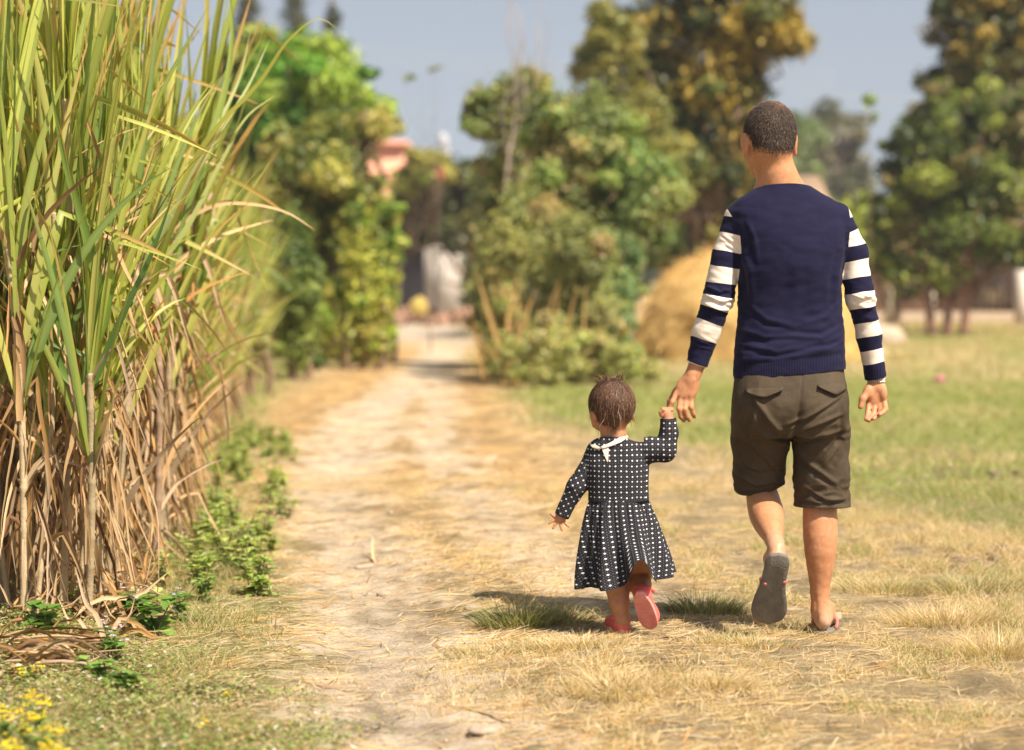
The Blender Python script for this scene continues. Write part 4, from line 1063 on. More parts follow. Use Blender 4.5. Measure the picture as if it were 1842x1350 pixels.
def build_ground():
    ys = np.concatenate([np.linspace(-40, 3, 10), np.linspace(3.6, 5.2, 20), np.linspace(5.22, 12, 420), np.geomspace(12.03, 75, 330), np.geomspace(78, 2500, 40)])
    un = np.linspace(-1, 1, 440); far = np.array([1.15, 1.5, 2.5, 6, 20])
    u = np.concatenate([-far[::-1], un, far])
    Y, U = np.meshgrid(ys, u, indexing='ij')
    X = U * (.32 * np.maximum(Y, 3) + .35) * np.where(np.abs(U) > 1, np.where(Y < 60, 4, 1), 1)
    x, y = X.ravel(), Y.ravel()
    Z = ghz(x, y)
    bare, green, lawn, verge, onpath, (n1, n2, n3) = masks(x, y)
    soil = np.array([.67, .56, .43]); straw = np.array([.52, .385, .225]); gold = np.array([.57, .37, .17]); grn = np.array([.25, .29, .09]); dry = np.array([.46, .37, .22]); dark = np.array([.26, .19, .11])
    c = dry[None, :] + (straw - dry) * np.clip(.5 + n2, 0, 1)[:, None]
    gf = (onpath * sstep(9, 14, y))[:, None] * .75
    c = c + (gold - c) * gf
    c = c + (soil * np.clip(1 + .18 * n3, .7, 1.2)[:, None] - c) * bare[:, None]
    c = c + (grn - c) * (np.clip(green * 1.05, 0, 1) * np.clip(.72 + .5 * n3, .2, 1))[:, None]
    c = c * np.clip(1 + .30 * n3 * (1 - bare) + .25 * n2, .55, 1.25)[:, None]
    c = c + (dark - c) * (sstep(.35, .8, -n2 + .2 * n3) * .35 * (1 - bare))[:, None]
    farm = sstep(62, 75, y)[:, None]; c = c + (np.array([.40, .33, .2]) - c) * farm
    belt = (sstep(46, 58, y) * sstep(2, 5, x))[:, None] * .8; c = c + (np.array([.46, .33, .17]) - c) * belt
    bm_ = np.exp(-((y - 60 - .06 * x) / 2.0) ** 2)[:, None] * sstep(5, 8, x)[:, None]; c = c + (np.array([.44, .34, .26]) - c) * bm_
    rd = (sstep(36, 44, y) * sstep(2.2, 1.2, np.abs(x + 1.9)))[:, None]; c = c + (np.array([.55, .47, .37]) - c) * rd
    V = np.stack([x, y, Z], 1); ny, nx = Y.shape
    i, j = np.meshgrid(np.arange(ny - 1), np.arange(nx - 1), indexing='ij')
    Q = np.stack([i * nx + j, i * nx + j + 1, (i + 1) * nx + j + 1, (i + 1) * nx + j], -1).reshape(-1, 4)
    m, nt, b = newmat('earth')
    at = attr_n(nt, 'Col')
    f1 = noise_n(nt, 9, 6, .65); f2 = noise_n(nt, 70, 5, .7); f3 = noise_n(nt, 260, 3, .6)
    cc = mix_n(nt, .55, at.outputs['Color'], ramp_n(nt, f1, [(.32, (.50, .41, .32)), (.56, (1, 1, 1))]), 'MULTIPLY')
    cc = mix_n(nt, .6, cc, ramp_n(nt, f2, [(.32, (.38, .32, .26)), (.52, (1, 1, 1)), (.72, (1.15, 1.12, 1.06))]), 'MULTIPLY')
    nt.links.new(cc, b.inputs['Base Color']); b.inputs['Roughness'].default_value = .95; b.inputs['Specular IOR Level'].default_value = .1
    hgt = math_n(nt, 'ADD', math_n(nt, 'MULTIPLY', f2, 1.0), math_n(nt, 'MULTIPLY', f3, .5))
    bump_n(nt, b, hgt, 1.0, .02)
    o = mesh_obj('ground', V, Q, m, None, {'Col': np.clip(c, .01, .8)}); tag(o, kind='structure')

def blades(n, x, y, hgt, wid, col, lean=.5, seg=2, rs=None, z=None, curl=.35, dirn=None):
    """n little grass blades as arrays; each = seg quads ending in a narrow tip"""
    rs = rs or np.random
    z = ghz(x, y) - .004 if z is None else z
    a = rs.uniform(0, 2 * np.pi, n) if dirn is None else dirn
    f = a + rs.uniform(-1, 1, n) * 1.2 + np.pi / 2                    # facing of the flat side
    L = np.abs(rs.normal(lean, .25, n)); P = []
    t = np.linspace(0, 1, seg + 1)
    base = np.stack([x, y, z], 1); dh = np.stack([np.cos(a), np.sin(a)], 1); sd = np.stack([np.cos(f), np.sin(f), np.zeros(n)], 1)
    out = np.empty((n, (seg + 1) * 2, 3))
    for k, tk in enumerate(t):
        hor = (L * tk + curl * L * tk ** 2) * hgt
        c = base.copy(); c[:, :2] += dh * hor[:, None]; c[:, 2] += hgt * (tk - .28 * L * tk ** 2)
        w = wid * (1 - .8 * tk) * .5
        out[:, 2 * k] = c - sd * w[:, None]; out[:, 2 * k + 1] = c + sd * w[:, None]
    m = (seg + 1) * 2
    k = np.arange(seg)[None, :] * 2 + (np.arange(n) * m)[:, None]
    Q = np.stack([k, k + 1, k + 3, k + 2], -1).reshape(-1, 4)
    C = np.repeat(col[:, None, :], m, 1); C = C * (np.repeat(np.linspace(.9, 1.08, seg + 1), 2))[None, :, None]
    return out.reshape(-1, 3), Q, C.reshape(-1, 3)
def fan(rs, n, y0, y1, x0=-.23, x1=.24):
    y = np.sqrt(rs.uniform(y0 ** 2, y1 ** 2, n)); return rs.uniform(x0, x1, n) * y, y
def pick(rs, n, pal, var=.2):
    pal = np.array(pal); c = pal[rs.randint(0, len(pal), n)]
    return np.clip(c * rs.uniform(1 - var, 1 + var, (n, 1)) * rs.uniform(.94, 1.06, (n, 3)), 0, .95)
DRY = [(.58, .45, .25), (.64, .52, .31), (.50, .37, .18), (.72, .60, .40), (.42, .30, .15), (.60, .49, .31)]
GREEN = [(.15, .20, .05), (.20, .26, .07), (.26, .31, .10), (.32, .34, .13), (.16, .20, .08)]
def build_grass():
    rs = np.random.RandomState(5)
    gm = leafmat('grass_blades', .38, .6, .25)
    # dry turf round the walkers and in the foreground
    x, y = fan(rs, 330000, 5.0, 13.0)
    bare, green, lawn, verge, onpath, (n1, n2, n3) = masks(x, y)
    px, py = CX + FPX * x / y, HOR + FPX * CAMH / y
    right = sstep(1.2, 1.9, x * 1.0 + .02 * (y - 7)) 
    dens = (1 - bare) ** 2 * np.clip(.36 + 1.6 * n2 + .35 * n3 + .35 * right - .30 * onpath + .25 * verge, .05, 1)
    hump = np.exp(-((x - .25) / .55) ** 2 - ((y - 6.75) / .5) ** 2)
    dens = np.clip(dens + .6 * hump, 0, 1)
    ok = rs.uniform(0, 1, len(x)) < dens
    x, y, green, n2, n3, right, hump, verge, lawn = (q[ok] for q in (x, y, green, n2, n3, right, hump, verge, lawn))
    isg = rs.uniform(0, 1, len(x)) < np.clip(green * .78 + .08 + .25 * sstep(.1, .5, n2), 0, .7) * (1 - .7 * hump)
    keep = rs.uniform(0, 1, len(x)) < np.where(lawn > .5, .75, 1); x, y, isg, n2, n3, right, hump, verge = (q[keep] for q in (x, y, isg, n2, n3, right, hump, verge))
    h = (.016 + .020 * np.clip(n2 + .3, 0, 1) + .030 * right * np.clip(n3 + .6, 0, 1) + .018 * hump + .034 * verge * np.clip(n2 + .45, 0, 1)) * rs.uniform(.4, 1.8, len(x))
    for flag, name, pal, lab in ((False, 'dry_grass', DRY, 'short straw coloured dry grass around the walkers'), (True, 'green_grass', GREEN, 'short green grass between the dry patches near the walkers')):
        m = isg == flag; n = m.sum()
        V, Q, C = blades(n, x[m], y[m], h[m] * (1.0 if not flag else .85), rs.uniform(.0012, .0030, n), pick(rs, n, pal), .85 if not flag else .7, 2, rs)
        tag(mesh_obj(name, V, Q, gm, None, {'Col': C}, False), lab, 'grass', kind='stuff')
    # the lawn and everything beyond, coarser with distance
    x, y = fan(rs, 200000, 12.5, 60)
    x2, y2 = fan(rs, 90000, 12.0, 26); x, y = np.concatenate([x, x2]), np.concatenate([y, y2])
    bare, green, lawn, verge, onpath, (n1, n2, n3) = masks(x, y)
    dens = np.clip(lawn * (.75 + .5 * n2) + verge * .8 * (y < 40) + .35 * (1 - onpath) * np.clip(.5 + n2, 0, 1), 0, 1) * (1 - bare)
    dens *= 1 - .9 * (onpath > .5) * (rs.uniform(0, 1, len(x)) > .12)
    ok = rs.uniform(0, 1, len(x)) < dens; x, y, green, n2, n1 = (q[ok] for q in (x, y, green, n2, n1)); n = len(x)
    isg = rs.uniform(0, 1, n) < np.clip(green * 1.05, .08, .95)
    c = np.where(isg[:, None], pick(rs, n, [(.27, .32, .09), (.33, .37, .12), (.40, .41, .17), (.24, .28, .08)]), pick(rs, n, DRY))
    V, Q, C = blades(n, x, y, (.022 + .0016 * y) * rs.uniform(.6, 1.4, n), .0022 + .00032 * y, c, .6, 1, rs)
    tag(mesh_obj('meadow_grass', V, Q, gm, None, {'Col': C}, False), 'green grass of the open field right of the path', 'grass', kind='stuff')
    # lying straw and cane trash
    def litter(name, n, y0, y1, lmin, lmax, w, pal, lab, wfn, sd):
        rs = np.random.RandomState(sd); x, y = fan(rs, n, y0, y1)
        bare, green, lawn, verge, onpath, (n1, n2, n3) = masks(x, y)
        ok = rs.uniform(0, 1, n) < wfn(x, y, bare, green, lawn, verge, onpath, n1, n2, n3); x, y = x[ok], y[ok]; n = len(x)
        a = rs.normal(0, .75, n) + np.where(rs.rand(n) < .3, rs.uniform(-1.5, 1.5, n), 0); L = rs.uniform(lmin, lmax, n) * (1 + (y > 13) * .8); bend = rs.normal(0, .35, n)
        S = 5; t = np.linspace(-.5, .5, S); out = np.empty((n, S * 2, 3))
        lift = np.abs(rs.normal(0, .16, n))
        for k, tk in enumerate(t):
            aa = a + bend * tk; cx_ = x + np.cos(aa) * L * tk; cy_ = y + np.sin(aa) * L * tk
            nx_, ny_ = -np.sin(aa), np.cos(aa); w_ = w * (1 - 1.2 * abs(tk)) * rs.uniform(.8, 1.2)
            zz = ghz(cx_, cy_) + .003 + lift * L * np.maximum(tk + .1, 0) ** 1.3
            tw = np.abs(np.sin(a * 3 + tk * 4)) * .8
            out[:, 2 * k] = np.stack([cx_ - nx_ * w_, cy_ - ny_ * w_, zz], 1); out[:, 2 * k + 1] = np.stack([cx_ + nx_ * w_, cy_ + ny_ * w_, zz + w_ * tw], 1)
        m = S * 2; k = np.arange(S - 1)[None, :] * 2 + (np.arange(n) * m)[:, None]
        Q = np.stack([k, k + 1, k + 3, k + 2], -1).reshape(-1, 4); C = np.repeat(pick(rs, n, pal, .3)[:, None, :], m, 1).reshape(-1, 3)
        tag(mesh_obj(name, out.reshape(-1, 3), Q, gm, None, {'Col': C}, False), lab, 'straw', kind='stuff')
    litter('straw_litter', 60000, 5.0, 14, .03, .13, .0016, DRY + [(.66, .44, .18), (.58, .36, .13), (.16, .10, .06), (.30, .2, .1), (.74, .6, .38)], 'scattered straw stalks lying on the dirt path', lambda x, y, b, g, l, v, o, n1, n2, n3: np.clip(.30 + .5 * n2 + .55 * o - .55 * b, .06, 1) * (1 - .8 * (l > .5)), 21)
    litter('straw_mat', 26000, 12, 45, .08, .30, .005, [(.60, .42, .18), (.66, .48, .22), (.50, .32, .12), (.70, .56, .32), (.36, .22, .09)], 'orange straw trampled across the far part of the path', lambda x, y, b, g, l, v, o, n1, n2, n3: np.clip(o * (.5 + .7 * n2) * (1 - .75 * b), .0, 1), 22)
    litter('twigs', 1500, 5.0, 14, .03, .11, .0018, [(.10, .07, .05), (.16, .11, .07), (.07, .05, .04)], 'thin dark twigs scattered over the path', lambda x, y, b, g, l, v, o, n1, n2, n3: .25 + .5 * o, 24)
    litter('golden_straw', 26000, 5.0, 15, .03, .16, .0022, [(.64, .42, .16), (.70, .50, .22), (.54, .32, .11)], 'golden straw gathered beside the bare wheel rut', lambda x, y, b, g, l, v, o, n1, n2, n3: np.clip(np.exp(-((pd(x, y, TRACK_L)[0] - .42) / .22) ** 2) * (.3 + n2), 0, 1) + .04 * o, 25)
    litter('cane_trash', 3600, 5.0, 20, .12, .42, .006, [(.46, .33, .18), (.56, .42, .25), (.34, .22, .12), (.62, .5, .33)], 'dry cane leaves dropped along the edge of the path', lambda x, y, b, g, l, v, o, n1, n2, n3: np.clip(.02 + .28 * (x < -.75 - .03 * y) + .07 * o, 0, 1), 23)

    # crumbs of dry soil and pebbles
    rs = np.random.RandomState(4); n = 9000; x, y = fan(rs, n, 5.0, 12.5); bare, green, lawn, verge, onpath, (n1, n2, n3) = masks(x, y)
    ok = rs.rand(n) < np.clip(.15 + .5 * bare * np.clip(.4 + n2, 0, 1) + .25 * onpath, 0, 1) * (1 - .9 * lawn); x, y = x[ok], y[ok]; n = len(x)
    r = .0022 * np.exp(rs.normal(0, .55, n)); z = ghz(x, y) + r * .3
    O = np.array([(1, 0, 0), (.3, .95, 0), (-.8, .6, 0), (-.8, -.6, 0), (.3, -.95, 0), (.1, 0, .75), (0, 0, -.6)])
    V = O[None] * rs.uniform(.6, 1.4, (n, 7, 1)) * r[:, None, None] + np.stack([x, y, z], 1)[:, None, :]
    F = np.array([(0, 1, 5), (1, 2, 5), (2, 3, 5), (3, 4, 5), (4, 0, 5), (1, 0, 6), (2, 1, 6), (3, 2, 6), (4, 3, 6), (0, 4, 6)])
    T = (F[None] + 7 * np.arange(n)[:, None, None]).reshape(-1, 3); C = np.repeat(pick(rs, n, [(.56, .44, .31), (.46, .34, .22), (.36, .26, .17), (.62, .5, .36)], .15), 7, 0)
    tag(mesh_obj('soil_crumbs', V.reshape(-1, 3), T, colmat('crumbs', .95, .1), None, {'Col': C}, False), 'crumbs of dry soil and grit on the path', 'grit', kind='stuff')
# ================================================================== SUGARCANE
CANE_EDGE = [(-1.02, 5.2), (-1.20, 6.6), (-1.30, 7.9), (-1.42, 9.9), (-1.62, 12.4), (-1.95, 16.5), (-2.55, 24.8), (-2.9, 30.0)]
def ribbon(pts, w, up=None, vfold=.35, tw=0.0):
    """a leaf blade: centre line pts, half-width array w; folded along the midrib; three vertices across"""
    pts = np.asarray(pts, float); n = len(pts); T = np.gradient(pts, axis=0); T /= np.linalg.norm(T, axis=1)[:, None] + 1e-9
    ref = np.array([0, 0, 1.]) if up is None else np.asarray(up, float)
    s = np.cross(T, ref); nn = np.linalg.norm(s, axis=1); s[nn < .15] = s[nn.argmax()]; s /= np.linalg.norm(s, axis=1)[:, None] + 1e-9
    nrm = np.cross(s, T)
    a = tw * np.linspace(0, 1, n); s2 = s * np.cos(a)[:, None] + nrm * np.sin(a)[:, None]; n2 = -s * np.sin(a)[:, None] + nrm * np.cos(a)[:, None]
    w = np.asarray(w)[:, None]
    V = np.stack([pts - s2 * w + n2 * w * vfold, pts, pts + s2 * w + n2 * w * vfold], 1).reshape(-1, 3)
    Q = []
    for i in range(n - 1):
        for j in (0, 1): Q.append((i * 3 + j, i * 3 + j + 1, (i + 1) * 3 + j + 1, (i + 1) * 3 + j))
    return V, Q
def leaf_w(n, w): t = np.linspace(0, 1, n); return w * np.clip(np.minimum((t + .04) * 6, 1), 0, 1) * (1 - t ** 2.2) ** .8 + .0004
GP = np.array([(.30, .36, .05), (.38, .43, .06), (.44, .48, .08), (.16, .25, .05), (.50, .50, .12), (.32, .38, .06)])
BP = np.array([(.46, .30, .15), (.54, .37, .20), (.34, .20, .09), (.58, .42, .25), (.22, .12, .06), (.50, .29, .11), (.48, .35, .23)])
def cane_parts(rs, H=1.6, gl=11, dl=16, spread=1.0, low=.55):
    """arrays for one cane: stalk, green leaves, dry leaves (local, base at the origin)"""
    out = []
    lean = rs.normal(0, .06, 2); c = lambda z: np.array([lean[0] * z + .03 * math.sin(z * 2.2), lean[1] * z, z])
    mb = MB(); zs, rad = [], []
    z = -.05
    while z < H:
        zs += [z, z + .012, z + .02]; rad += [.012, .0145, .0118]; z += rs.uniform(.09, .14)
    cols = np.array([.44, .34, .20]) * rs.uniform(.7, 1.15) if rs.rand() < .75 else np.array([.30, .20, .13])
    mb.tube([c(q) for q in zs], np.array(rad) * rs.uniform(.85, 1.3), 8, cols); out.append(mb)
    mb = MB()
    for k in range(gl):
        t = k / gl; z0 = H * (low + (1 - low) * t) + rs.uniform(-.05, .05); az = rs.uniform(0, 2 * np.pi)
        L = rs.uniform(.85, 1.35) * (1 - .25 * (1 - t)); n = 13; p = c(min(z0, H)); ang = rs.uniform(.06, .30) * spread * (1.5 - t); pts = [p]
        stiff = rs.uniform(.1, 1.0) * (1.25 - t)
        kink = rs.randint(6, 11) if rs.rand() < .09 else 99
        for i in range(n):
            ang += (stiff * .028 * i * .35) + (1.6 if i == kink else 0) + rs.normal(0, .012)
            pts.append(pts[-1] + L / n * np.array([math.sin(ang) * math.cos(az), math.sin(ang) * math.sin(az), math.cos(ang)])); az += rs.normal(0, .03)
        V, Q = ribbon(pts, leaf_w(n + 1, rs.uniform(.008, .017)), up=(math.sin(az) * .9, -math.cos(az) * .9, .45), tw=rs.normal(0, .7))
        cc = GP[rs.randint(len(GP))] * rs.uniform(.8, 1.15); tip = np.array([.52, .30, .10]); tt = np.repeat(np.linspace(0, 1, n + 1), 3)[:, None]
        f = np.clip((tt - rs.uniform(.45, 1.1)) * 3, 0, 1); C = cc * (1 - f) + tip * f; C[1::3] = C[1::3] * .8 + np.array([.5, .52, .3]) * .2
        mb.add(V, Q, None, C)
    out.append(mb)
    mb = MB()
    for k in range(dl):
        z0 = rs.uniform(.10, .86) * H; az = rs.uniform(0, 2 * np.pi); L = rs.uniform(.25, .62); n = 12; pts = [c(z0)]; kind = rs.rand()
        ang = rs.uniform(.1, .5); brk = rs.randint(1, 5) if kind < .84 else 99; rate = rs.uniform(.0, .10) if kind > .8 else rs.uniform(.1, .35)
        for i in range(n):
            if i == brk: ang = rs.uniform(2.6, 3.05)
            elif i > brk: ang = min(ang + rs.normal(.01, .06), 3.3)
            else: ang = min(ang + rate, 2.95)
            q = pts[-1] + L / n * np.array([math.sin(ang) * math.cos(az), math.sin(ang) * math.sin(az), math.cos(ang)]); q[2] = max(q[2], .012); pts.append(q); az += rs.normal(0, .16)
        V, Q = ribbon(pts, leaf_w(n + 1, rs.uniform(.004, .011)), up=(math.sin(az), -math.cos(az), .2), vfold=rs.uniform(.2, 1.1), tw=rs.normal(0, 1.8))
        mb.add(V, Q, None, BP[rs.randint(len(BP))] * rs.uniform(.6, 1.2))
    for k in range(3):                                       # dry sheaths clinging to the stalk
        z0 = rs.uniform(.1, .75) * H; a = rs.uniform(0, 6.28); o_ = np.array([math.cos(a), math.sin(a), 0]) * .014
        V, Q = ribbon([c(z0) + o_, c(z0 + .08) + o_ * 1.1, c(z0 + .16) + o_ * 1.5, c(z0 + .22) + o_ * 2.6], np.array([.010, .011, .009, .003]), up=o_ * 60)
        mb.add(V, Q, None, BP[rs.randint(len(BP))] * rs.uniform(.8, 1.2))
    out.append(mb); return out
def build_cane():
    rs = np.random.RandomState(42)
    gm = leafmat('cane_leaf', .42, .42, .45); dm = leafmat('cane_dry_leaf', .22, .75, .2)
    sm = colmat('cane_stalk', .6, .3, .3, 90)
    protos = []
    for k in range(18):
        st, gl, dl = cane_parts(rs, rs.uniform(1.3, 1.65), 23, 32, .9, .38) if k < 12 else cane_parts(rs, rs.uniform(1.4, 1.8), 22, 12, 1.5, .15)
        root = empty('sugarcane_plant'); protos.append((root, [st.build('stalk', sm, root), gl.build('green_leaves', gm, root), dl.build('dry_leaves', dm, root)]))
    ex, ey = np.array([p[0] for p in CANE_EDGE]), np.array([p[1] for p in CANE_EDGE])
    spots = []
    N = 292
    while len(spots) < N:
        y = 7.75 * (29.0 / 7.75) ** rs.uniform(0, 1) if rs.rand() < .7 else rs.uniform(7.75, 11)
        d = abs(rs.normal(0, .5)) * (.7 + .03 * y); x = np.interp(y, ey, ex) - .05 - d + rs.normal(0, .04)
        if x / y < -.245 or y < 7.75 + .45 * (1 + math.sin(x * 9)): continue
        if len(spots) > 0 and min((x - a) ** 2 + (y - b_) ** 2 for a, b_ in spots) < (.055 + .002 * y) ** 2: continue
        spots.append((x, y))
    spots.sort(key=lambda s: s[1])
    lab = 'tall sugarcane with green top leaves and dry tan lower leaves in the field edge'
    used = set()
    for i, (x, y) in enumerate(spots):
        pi = i % 12 if (y < 12.5 or rs.rand() < .35) else 12 + i % 6
        r0, parts = protos[pi]
        if pi not in used: used.add(pi); r = r0
        else:
            r = r0.copy(); COL.objects.link(r)
            for c in parts:
                q = c.copy(); COL.objects.link(q); q.parent = r
        sc = rs.uniform(.86, 1.16) * (1.0 if y < 11.5 else .80)
        r.location = (x, y, float(ghz(np.array([x]), np.array([y]))[0])); r.rotation_euler = (rs.normal(0, .03), rs.normal(0.03, .045), rs.uniform(0, 6.28)); r.scale = (sc, sc, sc)
        tag(r, lab, 'sugarcane', 'sugarcane plants along the left of the path')
    # the depth of the field behind the first rows
    S, Gm, Dm = MB(), MB(), MB(); pool = [cane_parts(rs, rs.uniform(1.4, 1.8), 10, 14) for _ in range(6)]
    allp = MB()
    for k in range(380):
        y = rs.uniform(7.8, 32); x = np.interp(y, ey, ex) - rs.uniform(.55, 2.6) - .02 * y
        a = rs.uniform(0, 6.28); ca, sa = math.cos(a), math.sin(a); sc = rs.uniform(.9, 1.2); Rz = np.array([[ca, -sa, 0], [sa, ca, 0], [0, 0, 1]]) * sc
        for mb in pool[k % 6][0:3]:
            V = np.concatenate(mb.V) @ Rz.T + [x, y, 0]; allp.add(V, np.concatenate(mb.Q), np.concatenate(mb.T) if mb.T else None, np.concatenate(mb.A))
    tag(allp.build('sugarcane_thicket', gm, None), 'dense interior of the sugarcane field behind the front rows', 'sugarcane', kind='stuff')
    # single plants that lean out over the path, leaf by leaf
    def lean_plant(base, leaves, label, hh=1.25):
        y0 = base[1]; root = empty('sugarcane_plant', (base[0], base[1], 0)); st, gl, dl = cane_parts(rs, hh, 14, 12, 1.0, .5)
        st.build('stalk', sm, root); dl.build('dry_leaves', dm, root)
        for pts, w, col, dy in leaves:
            ctrl = np.array([W(px, py, y0 + dy_) for (px, py), dy_ in zip(pts, np.linspace(0, dy, len(pts)))])
            start = np.array([base[0], base[1], min(hh, ctrl[0][2] - .15)]); ctrl = np.vstack([start, ctrl])
            t = np.concatenate([[0], np.cumsum(np.linalg.norm(np.diff(ctrl, axis=0), axis=1))]); tt = np.linspace(0, t[-1], 26)
            P = np.stack([smooth_interp(tt, t, ctrl[:, i]) for i in range(3)], 1) - np.array([base[0], base[1], 0])
            V, Q = ribbon(P, leaf_w(26, w), up=(.1, -1, .3), tw=.5); mb = MB(); mb.add(V, Q, None, np.array(col)); mb.build('leaf', gm if col[1] > col[0] * .95 else dm, root)
        gl.build('green_leaves', gm, root)
        tag(root, label, 'sugarcane', None)
    lean_plant((-1.38, 9.3), [([(300, 400), (375, 250), (470, 145), (530, 62), (575, 33), (606, 52)], .012, (.42, .42, .09), -.15), ([(330, 420), (400, 290), (450, 205), (497, 171)], .011, (.46, .50, .20), .1),
                              ([(360, 300), (408, 150), (418, 40), (405, -60)], .016, (.34, .44, .12), .1), ([(390, 230), (432, 140), (450, 60)], .010, (.45, .52, .25), .2), ([(395, 240), (450, 150), (485, 72)], .010, (.45, .52, .25), .2)],
               'tall sugarcane whose long yellow-green leaf arches over toward the hedge')
    lean_plant((-1.42, 9.9), [([(260, 470), (330, 400), (390, 370), (450, 368), (520, 385), (567, 415)], .011, (.58, .40, .22), -.1), ([(330, 470), (400, 425), (450, 408), (492, 396)], .013, (.66, .50, .26), .05), ([(290, 600), (350, 530), (400, 505), (455, 486)], .009, (.55, .30, .10), 0)],
               'sugarcane with dried tan leaves drooping out level with the child\'s father', 1.2)
    lean_plant((-1.40, 7.95), [([(190, 640), (225, 560), (270, 465), (318, 333)], .013, (.11, .20, .05), -.1), ([(100, 640), (105, 560), (95, 470), (70, 300)], .015, (.16, .27, .06), 0), ([(180, 560), (160, 440), (120, 300), (90, 150)], .017, (.20, .32, .07), -.1),
                              ([(20, 560), (60, 500), (100, 455), (150, 440)], .014, (.13, .22, .05), .0), ([(150, 700), (195, 560), (205, 480), (200, 400)], .013, (.18, .30, .06), 0)],
               'sugarcane nearest the camera with broad dark green upright leaves', .9)
    # fallen cane trash at the foot of the field, lower left
    mb = MB()
    for k in range(60):
        a = rs.normal(.12, .22); L = rs.uniform(.15, .42); c = np.array([rs.uniform(-1.5, -1.22), rs.uniform(6.75, 7.25), rs.uniform(.01, .07)])
        t = np.linspace(-.5, .5, 9); P = np.stack([c[0] + np.cos(a) * L * t, c[1] + np.sin(a) * L * t, np.maximum(c[2] + .05 * np.cos(t * 5) * rs.uniform(-.4, 1), .008)], 1)
        V, Q = ribbon(P, leaf_w(9, rs.uniform(.003, .010)), tw=rs.normal(0, 2.2), vfold=.9); mb.add(V, Q, None, BP[rs.randint(len(BP))] * rs.uniform(.55, 1.1))
    for k in range(150):                                     # more of it along the foot of the first row
        y = rs.uniform(7.35, 9.6); x = np.interp(y, ey, ex) + rs.uniform(-.35, .06); a = rs.uniform(0, 3.14); L = rs.uniform(.12, .38); t = np.linspace(-.5, .5, 9); tl = rs.uniform(-.1, .9)
        P = np.stack([x + np.cos(a) * L * t, y + np.sin(a) * L * t, .01 + np.maximum(L * tl * (t + .5) - .02 * np.sin(t * 9), .0)], 1)
        V, Q = ribbon(P, leaf_w(9, rs.uniform(.003, .009)), tw=rs.normal(0, 2.2), vfold=.9); mb.add(V, Q, None, BP[rs.randint(len(BP))] * rs.uniform(.5, 1.1))
    o = mb.build('cane_leaf_pile', dm); tag(o, 'grey-brown dead cane leaves heaped along the foot of the first row', 'leaf litter', kind='stuff')
# ================================================================== TREES, SHRUBS, WEEDS
def leaf_cloud(rs, centers, radii, n, size, pal, var=.3, flat=.5, droop=0.0, aspect=2.0):
    """many leaf-sized faces spread through clumps"""
    centers = np.asarray(centers, float); radii = np.asarray(radii, float)
    if radii.ndim == 1: radii = radii[:, None] * np.ones((1, 3))
    w = radii.prod(1) ** (2 / 3); i = rs.choice(len(centers), n, p=w / w.sum())
    d = rs.normal(size=(n, 3)); d /= np.linalg.norm(d, axis=1)[:, None]
    r = rs.uniform(.15, 1, n) ** .45; r = r * (1 + .18 * rs.normal(size=n))
    p = centers[i] + d * r[:, None] * radii[i]
    nrm = d * .6 + rs.normal(0, .55, (n, 3)) + [0, 0, flat]; nrm /= np.linalg.norm(nrm, axis=1)[:, None]
    u = np.cross(nrm, rs.normal(size=(n, 3))); u[:, 2] -= droop; u -= (u * nrm).sum(1)[:, None] * nrm; u /= np.linalg.norm(u, axis=1)[:, None] + 1e-9
    v = np.cross(nrm, u); s = size * rs.uniform(.6, 1.4, n)[:, None]
    a = p - u * s * .5; b = p + v * s * .5 / aspect + nrm * s * .08; c = p + u * s * .5; e = p - v * s * .5 / aspect + nrm * s * .08
    V = np.stack([a, b, c, e], 1).reshape(-1, 3); Q = np.arange(4 * n).reshape(-1, 4)
    pal = np.array(pal); cw = rs.randint(0, len(pal), len(centers)); ci = np.where(rs.rand(n) < .82, cw[i], rs.randint(0, len(pal), n))
    C = pal[ci] * rs.uniform(1 - var, 1 + var, (n, 1))
    return V, Q, np.repeat(np.clip(C, .004, .9), 4, 0)
BARK = None
def limb(mb, rs, a, b, r0, r1, wob=.05, n=9, col=(.22, .15, .10)):
    t = np.linspace(0, 1, n)[:, None]; P = np.asarray(a) + (np.asarray(b) - np.asarray(a)) * t; L = np.linalg.norm(np.asarray(b) - np.asarray(a))
    P[1:-1] += rs.normal(0, wob * L * .25, (n - 2, 3)); mb.tube(P, np.linspace(r0, r1, n), 8, col)
